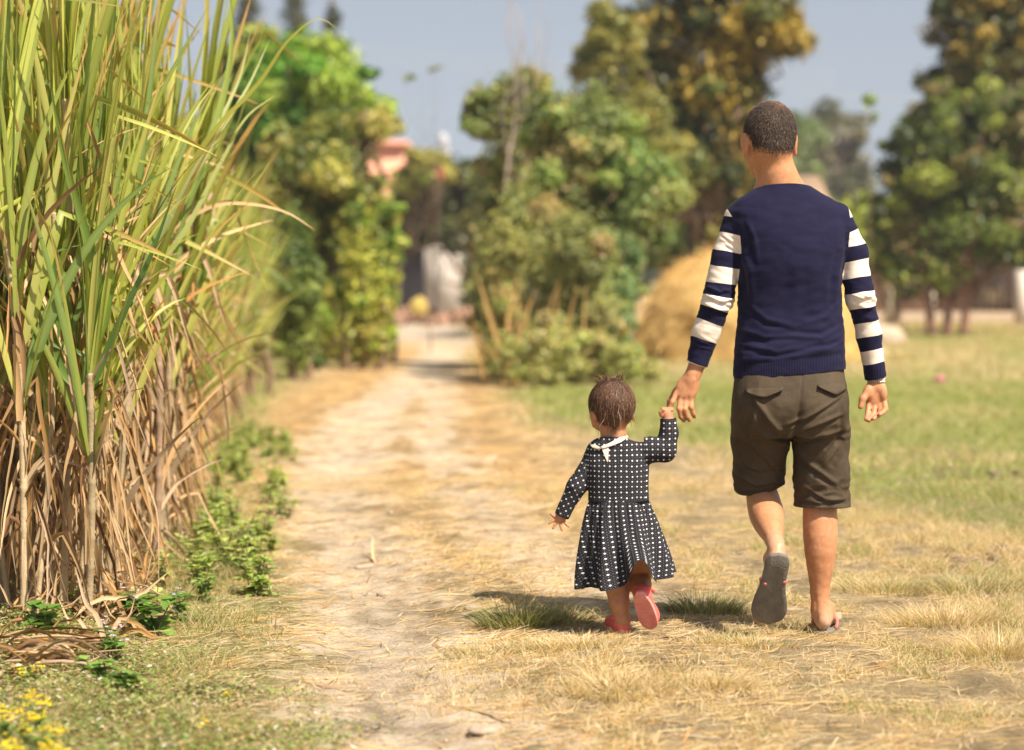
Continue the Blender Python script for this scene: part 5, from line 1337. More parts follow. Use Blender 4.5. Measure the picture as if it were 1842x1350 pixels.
def tree(name, base, clumps, leaves, label, cat, pal, rs, size=.12, trunk=None, group=None, limbs=True, tr=.16, leafm=None, droop=.2, flat=.5, tcol=(.22, .15, .10), stems=1):
    """clumps: [(x, z, rx, rz, y offset)] in metres from the base (x right, z up)"""
    root = empty(name, (base[0], base[1], 0)); tag(root, label, cat, group)
    cs, rr = [], []
    for (x, z, rx, rz, dy) in clumps:
        k = max(6, int(13 * (rx * rz) ** .5))
        for _ in range(k * 2):
            d = rs.normal(size=3); d /= np.linalg.norm(d); q = rs.uniform(.3, .92)
            q = rs.uniform(.55, 1.12); c = np.array([x, dy, z]) + d * q * np.array([rx, min(rx, 1.6), rz]); m = min(rx, rz); sz = m * rs.uniform(.10, .42)
            cs.append(c); rr.append([sz * rs.uniform(.9, 1.3), sz, sz * rs.uniform(.7, 1.0)])
    cs, rr = np.array(cs), np.array(rr); cs[:, 2] = np.maximum(cs[:, 2], rr[:, 2] * .6)
    V, Q, C = leaf_cloud(rs, cs, rr, int(leaves * .85), size, pal, var=.4, flat=flat, droop=droop)
    fc = np.array([(c[0], c[4], max(c[1], c[3] * .5)) for c in clumps]); fr = np.array([(c[2] * .84, min(c[2], 1.5) * .8, c[3] * .9) for c in clumps])
    V2, Q2, C2 = leaf_cloud(rs, fc, fr, int(leaves * .34), size, pal, flat=flat, droop=droop); z_ok = V2.reshape(-1, 4, 3)[:, :, 2].min(1) > .01
    sel = np.repeat(z_ok, 4); V2, C2 = V2[sel], C2[sel]; V = np.concatenate([V, V2]); C = np.concatenate([C, C2]); Q = np.arange(len(V)).reshape(-1, 4)
    mesh_obj('crown', V, Q, leafm, root, {'Col': C}, False)
    mb = MB(); zt = max(c[1] for c in clumps)
    tops = sorted(clumps, key=lambda c: -c[1])
    for s in range(stems):
        ox = (s - (stems - 1) / 2) * tr * 3.2 + rs.normal(0, .02); x_, z_, _, _, dy = tops[min(s, len(tops) - 1)]
        P = np.array([[ox, 0, -.1], [ox * 1.2 + rs.normal(0, .05), 0, z_ * .35], [x_ * .5 + ox, dy * .5, z_ * .7], [x_ + ox * .3, dy, z_]])
        t = np.linspace(0, 1, 14); P = np.stack([smooth_interp(t, np.array([0, .35, .7, 1.]), P[:, i]) for i in range(3)], 1)
        mb.tube(P, tr * (1 - .75 * t) * (1 + .5 * np.exp(-t * 12)), 9, tcol)
    if limbs:
        for (x, z, rx, rz, dy) in clumps:
            for q in range(3):
                e = np.array([x, dy, z]) + rs.normal(0, .5, 3) * np.array([rx, min(rx, 1), rz]); s0 = np.array([e[0] * .25, 0, max(.3, e[2] * .45)]); limb(mb, rs, s0, e, tr * .45, tr * .08, .3, 8, tcol)
    mb.build('trunk', BARK, root)
    return root
def build_trees():
    global BARK
    rs = np.random.RandomState(77)
    BARK = colmat('bark', .9, .1, .6, 30)
    L1 = leafmat('tree_leaf', .32, .45, .4)
    def at(px, py_base_Y): return None
    def xz(px, py, Y): p = W(px, py, Y); return p[0], p[2]
    def T(name, Y, bx, cl, n, label, cat, pal, **kw):
        """clumps given as (px, py, half width px, half height px, dy) at distance Y"""
        b = W(bx, 600, Y)[0]; s = Y / FPX
        cl2 = [(W(px, py, Y)[0] - b, W(px, py, Y)[2], rx * s, rz * s, dy) for px, py, rx, rz, dy in cl]
        return tree(name, (b, Y), cl2, n, label, cat, pal, rs, leafm=L1, **kw)
    bright = [(.10, .26, .03), (.16, .36, .04), (.06, .15, .02), (.26, .44, .05), (.36, .46, .07)]
    olive = [(.16, .20, .04), (.32, .34, .07), (.08, .11, .025), (.46, .44, .10), (.22, .26, .05), (.50, .44, .13)]
    yel = [(.40, .50, .07), (.26, .38, .05), (.54, .56, .10), (.14, .22, .04), (.46, .42, .10)]
    dusty = [(.26, .32, .10), (.38, .40, .13), (.16, .21, .07), (.46, .43, .15), (.50, .40, .17), (.30, .40, .10)]
    dark = [(.035, .05, .015), (.06, .08, .025), (.12, .12, .035), (.34, .25, .05), (.44, .32, .06)]
    # left of the lane
    T('hedge_tree', 36, 590, [(545, 170, 110, 105, 0), (612, 200, 78, 80, 0), (580, 110, 80, 55, 0), (500, 120, 60, 60, .5)], 19000, 'tall leafy tree with bright green top left of the lane', 'tree', bright, size=.11)
    T('hedge_tree', 33, 610, [(580, 300, 110, 90, 0), (668, 226, 60, 34, 0), (622, 385, 75, 80, 0), (540, 370, 80, 90, 0), (600, 470, 90, 90, .3), (560, 560, 80, 80, .3)], 26000, 'dark olive tree reaching toward the lane below the bright green top', 'tree', olive, size=.10)
    T('shrub', 30, 650, [(655, 480, 52, 120, 0), (620, 580, 60, 90, .2), (685, 430, 36, 60, 0), (670, 600, 40, 60, 0)], 13000, 'yellow-green sunlit shrub at the left edge of the lane', 'shrub', yel, size=.08, tr=.05, stems=3)
    T('shrub', 27, 540, [(540, 580, 50, 95, 0), (520, 460, 50, 90, .3)], 10000, 'low green shrub between the cane and the yellow-green shrub', 'shrub', [(.16, .22, .05), (.26, .32, .07), (.10, .16, .035)], size=.075, tr=.05, stems=2)
    T('shrub', 33, 700, [(686, 550, 26, 80, 0), (690, 420, 32, 90, 0)], 7000, 'narrow light green shrub right where the lane narrows on the left', 'shrub', yel, size=.08, tr=.04, stems=2)
    T('hedge_tree', 38, 470, [(460, 170, 80, 100, 0), (440, 300, 80, 120, 0), (480, 420, 70, 110, 0), (500, 540, 60, 80, 0)], 22000, 'green tree filling the space behind the far end of the cane', 'tree', [(.10, .20, .03), (.20, .28, .05), (.06, .10, .02), (.34, .38, .07)], size=.11)
    T('shrub', 23, 455, [(450, 600, 40, 70, 0), (430, 500, 44, 80, 0)], 6500, 'pale dusty shrub growing against the end of the cane field', 'shrub', [(.34, .36, .12), (.42, .40, .16), (.24, .28, .09)], size=.06, tr=.04, stems=3)
    # conifers above the hedge
    for px, top, n_ in ((447, -60, 'leftmost of the three dark conifers rising above the hedge'), (532, -50, 'middle one of the three dark conifers rising above the hedge'), (598, 0, 'shortest and rightmost of the three conifers above the hedge')):
        Y = 78; s = Y / FPX; root = empty('conifer_tree', (W(px, 500, Y)[0], Y, 0)); tag(root, n_, 'tree', 'conifers behind the hedge')
        zt = W(px, top, Y)[2]; mb = MB(); mb.tube([(0, 0, -.1), (0, 0, zt * .5), (0, 0, zt)], [.22, .14, .03], 8, (.16, .12, .09)); cs, rr = [], []
        zz = zt * .3
        while zz < zt:
            R_ = .95 * (1 - (zz / zt) ** 3) + .15
            for k in range(6):
                R2 = R_ * rs.uniform(.55, 1.25); a = k * 1.05 + zz * 2 + rs.uniform(-.5, .5); e = np.array([math.cos(a) * R2, math.sin(a) * R2, zz - rs.uniform(-.15, .4)]); mb.tube([(0, 0, zz), e], [.035, .01], 5, (.14, .10, .07)); cs.append(e * [.65, .65, 1]); rr.append([R_ * .5, R_ * .5, .3])
            zz += rs.uniform(.35, .6)
        V, Q, C = leaf_cloud(rs, cs, rr, 9000, .2, [(.05, .07, .03), (.08, .09, .04), (.12, .11, .05)], aspect=3.2); mesh_obj('crown', V, Q, L1, root, {'Col': C}, False); mb.build('trunk', BARK, root)
    # end of the lane
    T('lane_tree', 66, 856, [(785, 330, 66, 62, 0), (740, 380, 44, 70, 0), (835, 370, 44, 70, 0), (790, 400, 66, 50, 0)], 15000, 'dark round tree closing the end of the lane', 'tree', [(.05, .07, .025), (.08, .10, .035), (.14, .15, .045), (.10, .09, .05)], size=.2, tr=.08)
    T('lane_tree', 64, 718, [(768, 300, 42, 34, -.5), (735, 330, 26, 26, -.5)], 3600, 'yellow-green tree top catching the sun above the end of the lane', 'tree', [(.30, .32, .06), (.40, .38, .08), (.2, .25, .05)], size=.2, tr=.06)
    T('shrub', 62, 885, [(885, 330, 40, 60, 0), (880, 420, 45, 90, 0), (870, 500, 40, 70, 0)], 7000, 'grey-green bush beside the pale wall at the end of the lane', 'shrub', dusty, size=.2, tr=.1)
    # mass of shrubs right of the lane
    T('shrub', 31, 900, [(885, 200, 48, 60, 0), (940, 170, 60, 52, 0), (930, 290, 66, 100, 0), (905, 420, 56, 90, .5), (905, 540, 50, 90, .5), (920, 630, 44, 50, .5)], 24000, 'tall scrubby tree with grey-green leaves at the right edge of the lane', 'tree', dusty, size=.09, tr=.045, stems=2)
    T('shrub', 27.5, 930, [(905, 480, 55, 110, 0), (940, 400, 56, 90, .3), (915, 600, 40, 60, 0)], 13000, 'olive shrub hanging over the right edge of the lane', 'shrub', [(.24, .28, .08), (.36, .36, .11), (.14, .18, .05), (.46, .36, .14), (.42, .42, .12)], size=.07, tr=.05, stems=3)
    T('shrub', 29, 1010, [(1010, 300, 80, 100, 0), (1060, 220, 80, 80, 0), (980, 210, 60, 60, 0), (1050, 400, 80, 100, .5), (1040, 520, 80, 90, .5)], 24000, 'tall dusty green shrub in the middle of the roadside thicket', 'shrub', dusty, size=.085, tr=.04, stems=3)
    T('shrub', 26.5, 1030, [(1010, 470, 74, 110, 0), (1060, 570, 66, 90, 0), (980, 600, 56, 70, 0)], 17000, 'brownish shrub with dried twigs at the front of the roadside thicket', 'shrub', [(.34, .32, .12), (.26, .29, .09), (.46, .35, .15), (.38, .40, .14), (.18, .2, .07)], size=.065, tr=.05, stems=4)
    T('shrub', 29.5, 1110, [(1120, 330, 90, 90, 0), (1170, 360, 62, 80, 0), (1095, 430, 70, 110, 0), (1100, 540, 56, 90, .5)], 19000, 'fresh green bush just left of the haystack', 'shrub', [(.22, .33, .09), (.31, .40, .11), (.15, .22, .06), (.38, .42, .14), (.44, .38, .14)], size=.08, tr=.035, stems=3)
    T('shrub', 28, 1090, [(1100, 570, 46, 100, 0), (1070, 500, 56, 110, 0), (1128, 490, 36, 80, .4)], 14000, 'blue-green leafy bush beside the foot of the haystack', 'shrub', [(.18, .28, .10), (.24, .34, .11), (.12, .19, .07), (.34, .38, .13)], size=.07, tr=.05, stems=3)
    T('shrub', 25.5, 1010, [(925, 640, 40, 48, 0), (885, 630, 30, 56, .5), (905, 560, 40, 60, .6), (990, 625, 50, 56, -.6), (1060, 640, 56, 50, 0), (1120, 650, 44, 40, -.4), (1165, 665, 34, 20, 0), (960, 665, 60, 18, -.6)], 15000, 'low leafy weeds along the foot of the roadside thicket', 'shrub', [(.38, .42, .12), (.46, .46, .16), (.28, .34, .09), (.46, .38, .16)], size=.06, tr=.02, stems=3, limbs=False)
    # dry stalks standing in the thicket
    ds = leafmat('dry_stem', .2, .8, .2)
    mb = MB()
    for k in range(26):
        px = rs.normal(965, 34); p = W(px, 600, 25.8 + rs.uniform(-.5, .5)); h_ = rs.uniform(.4, 1.25); t = np.linspace(0, 1, 8)[:, None]
        P = np.array([p[0], p[1], 0]) + t * np.array([rs.normal(.05, .28), rs.normal(0, .1), h_]); V, Q = ribbon(P, leaf_w(8, rs.uniform(.012, .03)), up=(.2, -1, .1), tw=rs.normal(0, 1)); mb.add(V, Q, None, np.array([.52, .33, .13]) * rs.uniform(.7, 1.2))
    tag(mb.build('dry_reeds', ds), 'clump of orange dry reeds standing in the roadside thicket', 'reeds', kind='stuff')
    # bare sapling against the sky
    root = empty('bare_sapling', (W(925, 600, 30)[0], 30.5, 0)); tag(root, 'thin leafless sapling sticking up above the roadside thicket', 'tree'); mb = MB()
    for k in range(9):
        e = W(rs.uniform(885, 990), rs.uniform(-30, 60), 30.5) - np.array(root.location); limb(mb, rs, (0, 0, .4 + k * .15), e, .018, .004, .12, 9, (.34, .27, .22))
    mb.build('branches', BARK, root)
    # tall tree behind the man
    T('tall_tree', 46, 1290, [(1270, 130, 110, 120, 0), (1330, 40, 110, 90, 0), (1240, 10, 90, 70, 0), (1380, 60, 70, 60, 0), (1300, 230, 70, 70, 0), (1340, 330, 60, 60, 0), (1180, 160, 75, 80, 0), (1150, 60, 75, 70, 0), (1310, -110, 130, 90, 0), (1250, 260, 90, 90, 0), (1330, 420, 70, 60, 0)], 38000,
      'tall dark evergreen tree with golden leaf tips behind the man', 'tree', dark + [(.30, .27, .06), (.16, .19, .05)], size=.16, tr=.24)
    T('tall_tree', 44, 1110, [(1100, 100, 60, 80, 0), (1070, 210, 60, 70, 0), (1130, 240, 80, 80, 0), (1180, 280, 70, 70, 0)], 14000, 'lighter olive tree leaning left beside the tall dark tree', 'tree', [(.28, .27, .07), (.20, .22, .06), (.36, .32, .09)], size=.13, tr=.12)
    T('tree', 52, 1230, [(1250, 330, 90, 70, 0), (1230, 420, 90, 60, 0), (1310, 390, 70, 70, 0)], 12000, 'green bushes beneath the tall dark tree left of the man\'s shoulder', 'tree', [(.16, .24, .06), (.25, .31, .09), (.32, .34, .12)], size=.14, tr=.1)
    # right-hand trees
    T('big_tree', 50, 1930, [(1770, 60, 90, 90, 0), (1730, 130, 60, 60, 0), (1850, 120, 80, 90, 0), (1770, 180, 60, 40, 0), (1800, -30, 90, 70, 0), (1900, 20, 90, 90, 0)], 20000, 'dark spreading tree reaching out of the top right of the view', 'tree', dark + [(.16, .19, .05)], size=.16, tr=.24)
    T('gnarled_tree', 46, 1705, [(1700, 260, 90, 70, 0), (1650, 330, 70, 80, 0), (1760, 330, 100, 90, 0), (1640, 250, 50, 40, 0), (1820, 260, 80, 80, 0), (1720, 410, 90, 60, 0), (1820, 400, 80, 70, 0), (1650, 450, 50, 40, 0), (1620, 400, 50, 60, 0), (1690, 485, 60, 40, 0), (1630, 480, 40, 50, 0), (1790, 455, 70, 30, 0), (1850, 440, 60, 40, 0), (1700, 200, 50, 50, 0), (1800, 190, 70, 50, 0)], 42000, 'rough brown-barked tree with patchy yellow-green leaves above the fence', 'tree', [(.10, .14, .035), (.18, .24, .05), (.34, .40, .08), (.06, .08, .025), (.30, .24, .10)], size=.13, tr=.085, tcol=(.26, .15, .11), stems=3)
    T('shrub', 56, 1610, [(1590, 440, 60, 55, 0), (1660, 440, 60, 55, 0), (1540, 420, 60, 70, 0)], 10000, 'yellow-green bush behind the posts to the right of the man', 'shrub', [(.40, .45, .09), (.30, .38, .08), (.22, .28, .07)], size=.17, tr=.1)
    T('sapling', 40, 1562, [(1564, 180, 12, 15, 0), (1572, 212, 7, 9, 0)], 120, 'slender sapling whose small leafy tip stands alone against the sky', 'tree', [(.32, .42, .10), (.22, .32, .08)], size=.13, tr=.012, limbs=False)
    T('sapling', 37, 775, [(735, 140, 14, 6, 0), (782, 125, 14, 6, 0)], 36, 'loose leafy twigs hanging in the sky gap above the lane', 'tree', [(.30, .34, .12), (.22, .27, .1)], size=.11, tr=.010)
    # far trees
    for Y, bx, cl, n_, lab in ((150, 1500, [(1505, 250, 50, 55, 0), (1480, 320, 60, 60, 0), (1530, 330, 45, 60, 0), (1500, 400, 80, 60, 0)], 9000, 'distant brown-grey tree fading in the haze right of the man\'s head'),
                               (135, 1430, [(1440, 250, 45, 45, 0), (1425, 330, 50, 60, 0), (1450, 410, 60, 60, 0)], 7000, 'distant pale green tree just behind the man\'s right ear'),
                               (160, 1600, [(1600, 440, 70, 50, 0), (1680, 450, 60, 40, 0)], 5000, 'distant low trees beyond the fence gap')):
        T('far_tree', Y, bx, cl, n_, lab, 'tree', [(.16, .17, .09), (.20, .18, .11), (.11, .13, .07)] if bx == 1500 else [(.20, .27, .10), (.28, .33, .13), (.14, .2, .08)], size=.55, tr=.3)
    # far line of woods closing the horizon
    cs, rr = [], []
    for k in range(240):
        x_ = rs.uniform(-110, 110); y_ = 230 + rs.uniform(-12, 12); h_ = rs.uniform(2, 5.5); cs.append((x_, y_, h_ * .6)); rr.append((rs.uniform(2, 5), 3, h_ * .65))
    V, Q, C = leaf_cloud(rs, cs, rr, 42000, 1.0, [(.12, .16, .07), (.17, .2, .09), (.09, .12, .06)]); tag(mesh_obj('far_woods', V, Q, L1, None, {'Col': C}, False), 'far off belt of woods along the horizon', 'woods', kind='stuff')

def build_weeds():
    rs = np.random.RandomState(9)
    wm = leafmat('weed_leaf', .38, .42, .45)
    def heart_leaf(c, d, L, wv, col, mb, fold=.25):
        d = np.asarray(d, float); d /= np.linalg.norm(d); s = np.cross(d, [0, 0, 1.]); s /= np.linalg.norm(s) + 1e-9; u = np.cross(s, d)
        prof = [(0, .0), (.08, .55), (.28, 1.0), (.5, .85), (.75, .42), (1, 0)]
        V = []
        for t, w_ in prof:
            m_ = c + d * L * t - u * L * .22 * t * t; V += [m_ - s * wv * w_ + u * wv * w_ * fold, m_, m_ + s * wv * w_ + u * wv * w_ * fold]
        Q = [(i * 3 + j, i * 3 + j + 1, (i + 1) * 3 + j + 1, (i + 1) * 3 + j) for i in range(len(prof) - 1) for j in (0, 1)]
        mb.add(V, Q, None, np.array(col))
    petal = colmat('mauve_petals', .7, .2); yelm = colmat('yellow_petals', .6, .2)
    def blossom(c, r, col, mb, n=5):
        for k in range(n):
            a = k * 6.283 / n + rs.uniform(-.2, .2); d = np.array([math.cos(a), math.sin(a), .55]); s = np.array([-math.sin(a), math.cos(a), 0])
            mb.add([c, c + d * r * .6 - s * r * .4, c + d * r, c + d * r * .6 + s * r * .4], [(0, 1, 2, 3)], None, np.array(col) * rs.uniform(.85, 1.1))
    def weed(base, h, n, L, label, pal, group=None, fl=0, flc=(.62, .58, .78), stems=3):
        root = empty('leafy_weed', (*base, float(ghz(np.array([base[0]]), np.array([base[1]]))[0]))); tag(root, label, 'weed', group)
        ms, ml, mf = MB(), MB(), MB()
        for s in range(stems):
            a = rs.uniform(0, 6.28); tip = np.array([math.cos(a) * h * rs.uniform(.1, .7), math.sin(a) * h * .4, h * rs.uniform(.6, 1.05)]); t = np.linspace(0, 1, 8)[:, None]
            P = np.array([rs.normal(0, .02), rs.normal(0, .02), -.01]) * (1 - t) + tip * t + np.array([0, 0, .02]) * np.sin(t * 3.1); ms.tube(P, np.linspace(.003, .0012, 8), 5, (.20, .16, .08))
            for k in range(n):
                q = rs.uniform(.12, 1); i = int(q * 7); c = P[i]; b_ = rs.uniform(0, 6.28); l = L * rs.uniform(.6, 1.2) * (1.1 - .5 * q)
                heart_leaf(c, (math.cos(b_), math.sin(b_), rs.uniform(-.1, .6)), l, l * rs.uniform(.3, .42), pal[rs.randint(len(pal))] * rs.uniform(.8, 1.2), ml)
            for k in range(fl): blossom(P[-1] + rs.normal(0, .010, 3), .007, flc, mf)
        ms.build('stem', sm_w, root); ml.build('leaves', wm, root)
        if fl: mf.build('flowers', petal, root)
        return root
    global sm_w
    sm_w = colmat('weed_stem', .8, .2)
    gp = np.array([(.12, .24, .04), (.17, .32, .06), (.24, .38, .08), (.09, .17, .035)])
    def gxy(px, py): return tuple(G(px, py))
    specs = [((285, 1140), .17, 12, .075, 'broad-leaved green weed cluster with mauve flower heads at the foot of the cane', 3), ((230, 1120), .15, 9, .07, 'bright green weed clump just right of the leaning dry canes', 1), ((330, 1120), .12, 9, .06, 'green weed sprawling to the right of the mauve-flowered cluster', 1),
             ((75, 1165), .13, 8, .085, 'dark round-leaved weed beneath the cane stalks', 0), ((200, 1200), .14, 8, .05, 'upright weed with small mauve blooms in front of the dead leaf heap', 4), ((170, 1240), .08, 8, .055, 'flat green rosette beside the dead leaf heap', 0),
             ((225, 1265), .07, 9, .06, 'low pointed-leaf weed in the short ground cover', 0), ((130, 1110), .12, 6, .06, 'small weed between two dry cane stalks', 1), ((360, 1080), .10, 8, .045, 'small yellow-green weed at the edge of the verge grass', 0)]
    for px, h, n, L, lab, fl in specs: weed(gxy(*px), h, n + 5, L * 1.15, lab, gp, 'weeds at the foot of the cane', fl)
    for k in range(70):
        y = 8.2 * 2.1 ** rs.uniform(0, 1); ex, ey = np.array([p[0] for p in CANE_EDGE]), np.array([p[1] for p in CANE_EDGE]); x = np.interp(y, ey, ex) + rs.uniform(.02, .46)
        weed((x, y), rs.uniform(.07, .20), 12, .06, 'leafy green weed growing along the foot of the cane field', np.array([(.30, .42, .09), (.40, .50, .13), (.20, .30, .07), (.46, .50, .17)]), 'weeds along the cane field', 1 if rs.rand() < .3 else 0, (.70, .70, .30) if rs.rand() < .5 else (.6, .56, .76), 4)
    # yellow mustard flowers lower left
    ms_ = [(45, 1362, .11, ''), (85, 1372, .085, ''), (28, 1395, .07, ''), (70, 1335, .10, ''), (100, 1400, .07, ''), (8, 1345, .09, ''), (55, 1240, .055, ''), (125, 1405, .06, '')]
    labs = ['tall yellow mustard plant at the lower left corner', 'short yellow mustard plant in the lower left group', 'yellow mustard plant with drooping bloom at the bottom left edge', 'yellow mustard plant standing behind the lower left group', 'yellow mustard plant at the right of the lower left group',
            'yellow mustard plant cut by the left edge of the view', 'lone yellow mustard bloom in front of the dead cane leaves', 'yellow mustard plant low at the bottom edge']
    for (px, py, h, _), lab in zip(ms_, labs):
        x, y = gxy(px, py); root = empty('mustard_plant', (x, y, 0)); tag(root, lab, 'flower', 'yellow mustard plants'); ms, ml, mf = MB(), MB(), MB()
        for s in range(4):
            e = np.array([rs.normal(0, .022), rs.normal(0, .02), h * rs.uniform(.7, 1.05)]); ms.tube([(0, 0, 0), e * .5 + [0, 0, .01], e], [.002, .0016, .0012], 5, (.2, .28, .08))
            for k in range(10): blossom(e + rs.normal(0, 1, 3) * [.010, .010, .007], rs.uniform(.005, .008), (.85, .66, .02), mf, 4)
            for k in range(4): heart_leaf(e * rs.uniform(.1, .7), (rs.normal(), rs.normal(), .4), .035, .010, gp[rs.randint(4)], ml)
        ms.build('stem', sm_w, root); ml.build('leaves', wm, root); mf.build('blossoms', yelm, root)
    for (px, py), lab in (((405, 1290), 'single yellow bloom in the grass near the bottom of the verge'), ((368, 1345), 'yellow bloom low in the verge at the bottom edge'), ((243, 1030), 'small yellow bloom among the weeds by the cane')):
        x, y = gxy(px, py); root = empty('yellow_flower', (x, y, 0)); tag(root, lab, 'flower'); ms, mf = MB(), MB(); ms.tube([(0, 0, 0), (0, 0, .05)], [.0015, .001], 5, (.2, .28, .08))
        for k in range(7): blossom(np.array([0, 0, .05]) + rs.normal(0, .006, 3), .007, (.85, .62, .02), mf, 4)
        ms.build('stem', sm_w, root); mf.build('petals', yelm, root)
    # small-leaved ground cover with white dots, bottom left
    n = 70000; x, y = fan(rs, n, 4.9, 8.2, -.24, -.03)
    w = sstep(.30, -.15, fbm(x * 2, y * 2, None, 3) * .55 + (x / y + .145) * 7 + np.maximum(y - 6.9, 0) * .25) * .75 ; ok = rs.rand(n) < w; x, y = x[ok], y[ok]; n = len(x)
    hh = .02 + .045 * np.clip(fbm(x * 5, y * 5, None, 2) + .4, 0, 1); z = ghz(x, y) + rs.uniform(.1, 1, n) * hh; a = rs.uniform(0, 6.28, n); L = rs.uniform(.008, .020, n); d = np.stack([np.cos(a), np.sin(a), rs.uniform(-.1, .6, n)], 1); s = np.stack([-np.sin(a), np.cos(a), rs.normal(0, .3, n)], 1); c = np.stack([x, y, z], 1)
    V = np.stack([c, c + (d * .5 - s * .3) * L[:, None], c + d * L[:, None], c + (d * .5 + s * .3) * L[:, None]], 1).reshape(-1, 3)
    C = pick(rs, n, [(.22, .29, .07), (.30, .36, .11), (.40, .40, .17), (.46, .36, .2), (.12, .16, .05), (.34, .24, .13), (.18, .26, .06)]); wh = rs.rand(n) < .035; C[wh] = (.66, .62, .54)
    tag(mesh_obj('ground_cover', V, np.arange(4 * n).reshape(-1, 4), wm, None, {'Col': np.repeat(C, 4, 0)}, False), 'low creeping ground cover with tiny white flowers at the lower left', 'ground cover', kind='stuff')
    # tussocks
    gm = leafmat('tussock', .35, .6, .25)
    DG = [(.16, .20, .07), (.24, .27, .10), (.40, .36, .17), (.50, .42, .22), (.12, .15, .06)]
    for (px, py), h, r, n, pal, lab in (((935, 1130), .13, .13, 900, DG, 'dark green tussock just left of the toddler'), ((1000, 1125), .09, .12, 500, DG + DRY[:2], 'flatter grey-green tussock in the toddler\'s shadow'), ((1265, 1108), .12, .12, 800, DG, 'dark spiky tussock between the toddler and the man'),
                                       ((1320, 1108), .07, .08, 350, DG, 'small dark tussock beside the man\'s raised sandal'), ((1040, 1180), .07, .15, 700, DRY + [(.72, .60, .38)], 'pale straw tussock at the toddler\'s feet'), ((985, 1175), .055, .16, 600, DRY + DG[:2], 'low mixed green tussock left of the toddler\'s shoes'),
                                       ((1290, 1250), .06, .10, 500, DRY[:3], 'matted golden tuft in front of the man'), ((1110, 1260), .07, .16, 800, DRY, 'broad dry tuft in the centre foreground'), ((1350, 1175), .05, .14, 600, DRY + DG[:1], 'low dry tuft in front of the raised sandal'),
                                       ((1700, 1120), .10, .2, 900, DRY, 'tall dry tuft right of the man'), ((1600, 1060), .09, .22, 800, DRY + DG[:2], 'mixed dry and green tuft behind the standing foot'), ((1800, 1180), .11, .2, 900, DRY, 'dry tuft at the right edge of the view'), ((1750, 1060), .10, .2, 800, DG + DRY[:2], 'greenish tuft near the soil clods on the right'),
                                       ((870, 1185), .05, .14, 400, DG + DRY, 'thin tuft left of the mixed green tussock')):
        x0, y0 = gxy(px, py); a = rs.uniform(0, 6.28, n); rr = r * np.sqrt(rs.rand(n)); x = x0 + rr * np.cos(a); y = y0 + rr * np.sin(a) * .8
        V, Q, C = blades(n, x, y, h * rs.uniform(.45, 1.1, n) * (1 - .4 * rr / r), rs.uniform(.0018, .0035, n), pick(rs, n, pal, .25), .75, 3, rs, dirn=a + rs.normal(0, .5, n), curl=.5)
        z0 = float(ghz(np.array([x0]), np.array([y0]))[0]); o = mesh_obj('grass_tussock', V - [x0, y0, z0], Q, gm, None, {'Col': C}, False); o.location = (x0, y0, z0)
        tag(o, lab, 'grass tuft', 'grass tussocks around the walkers')
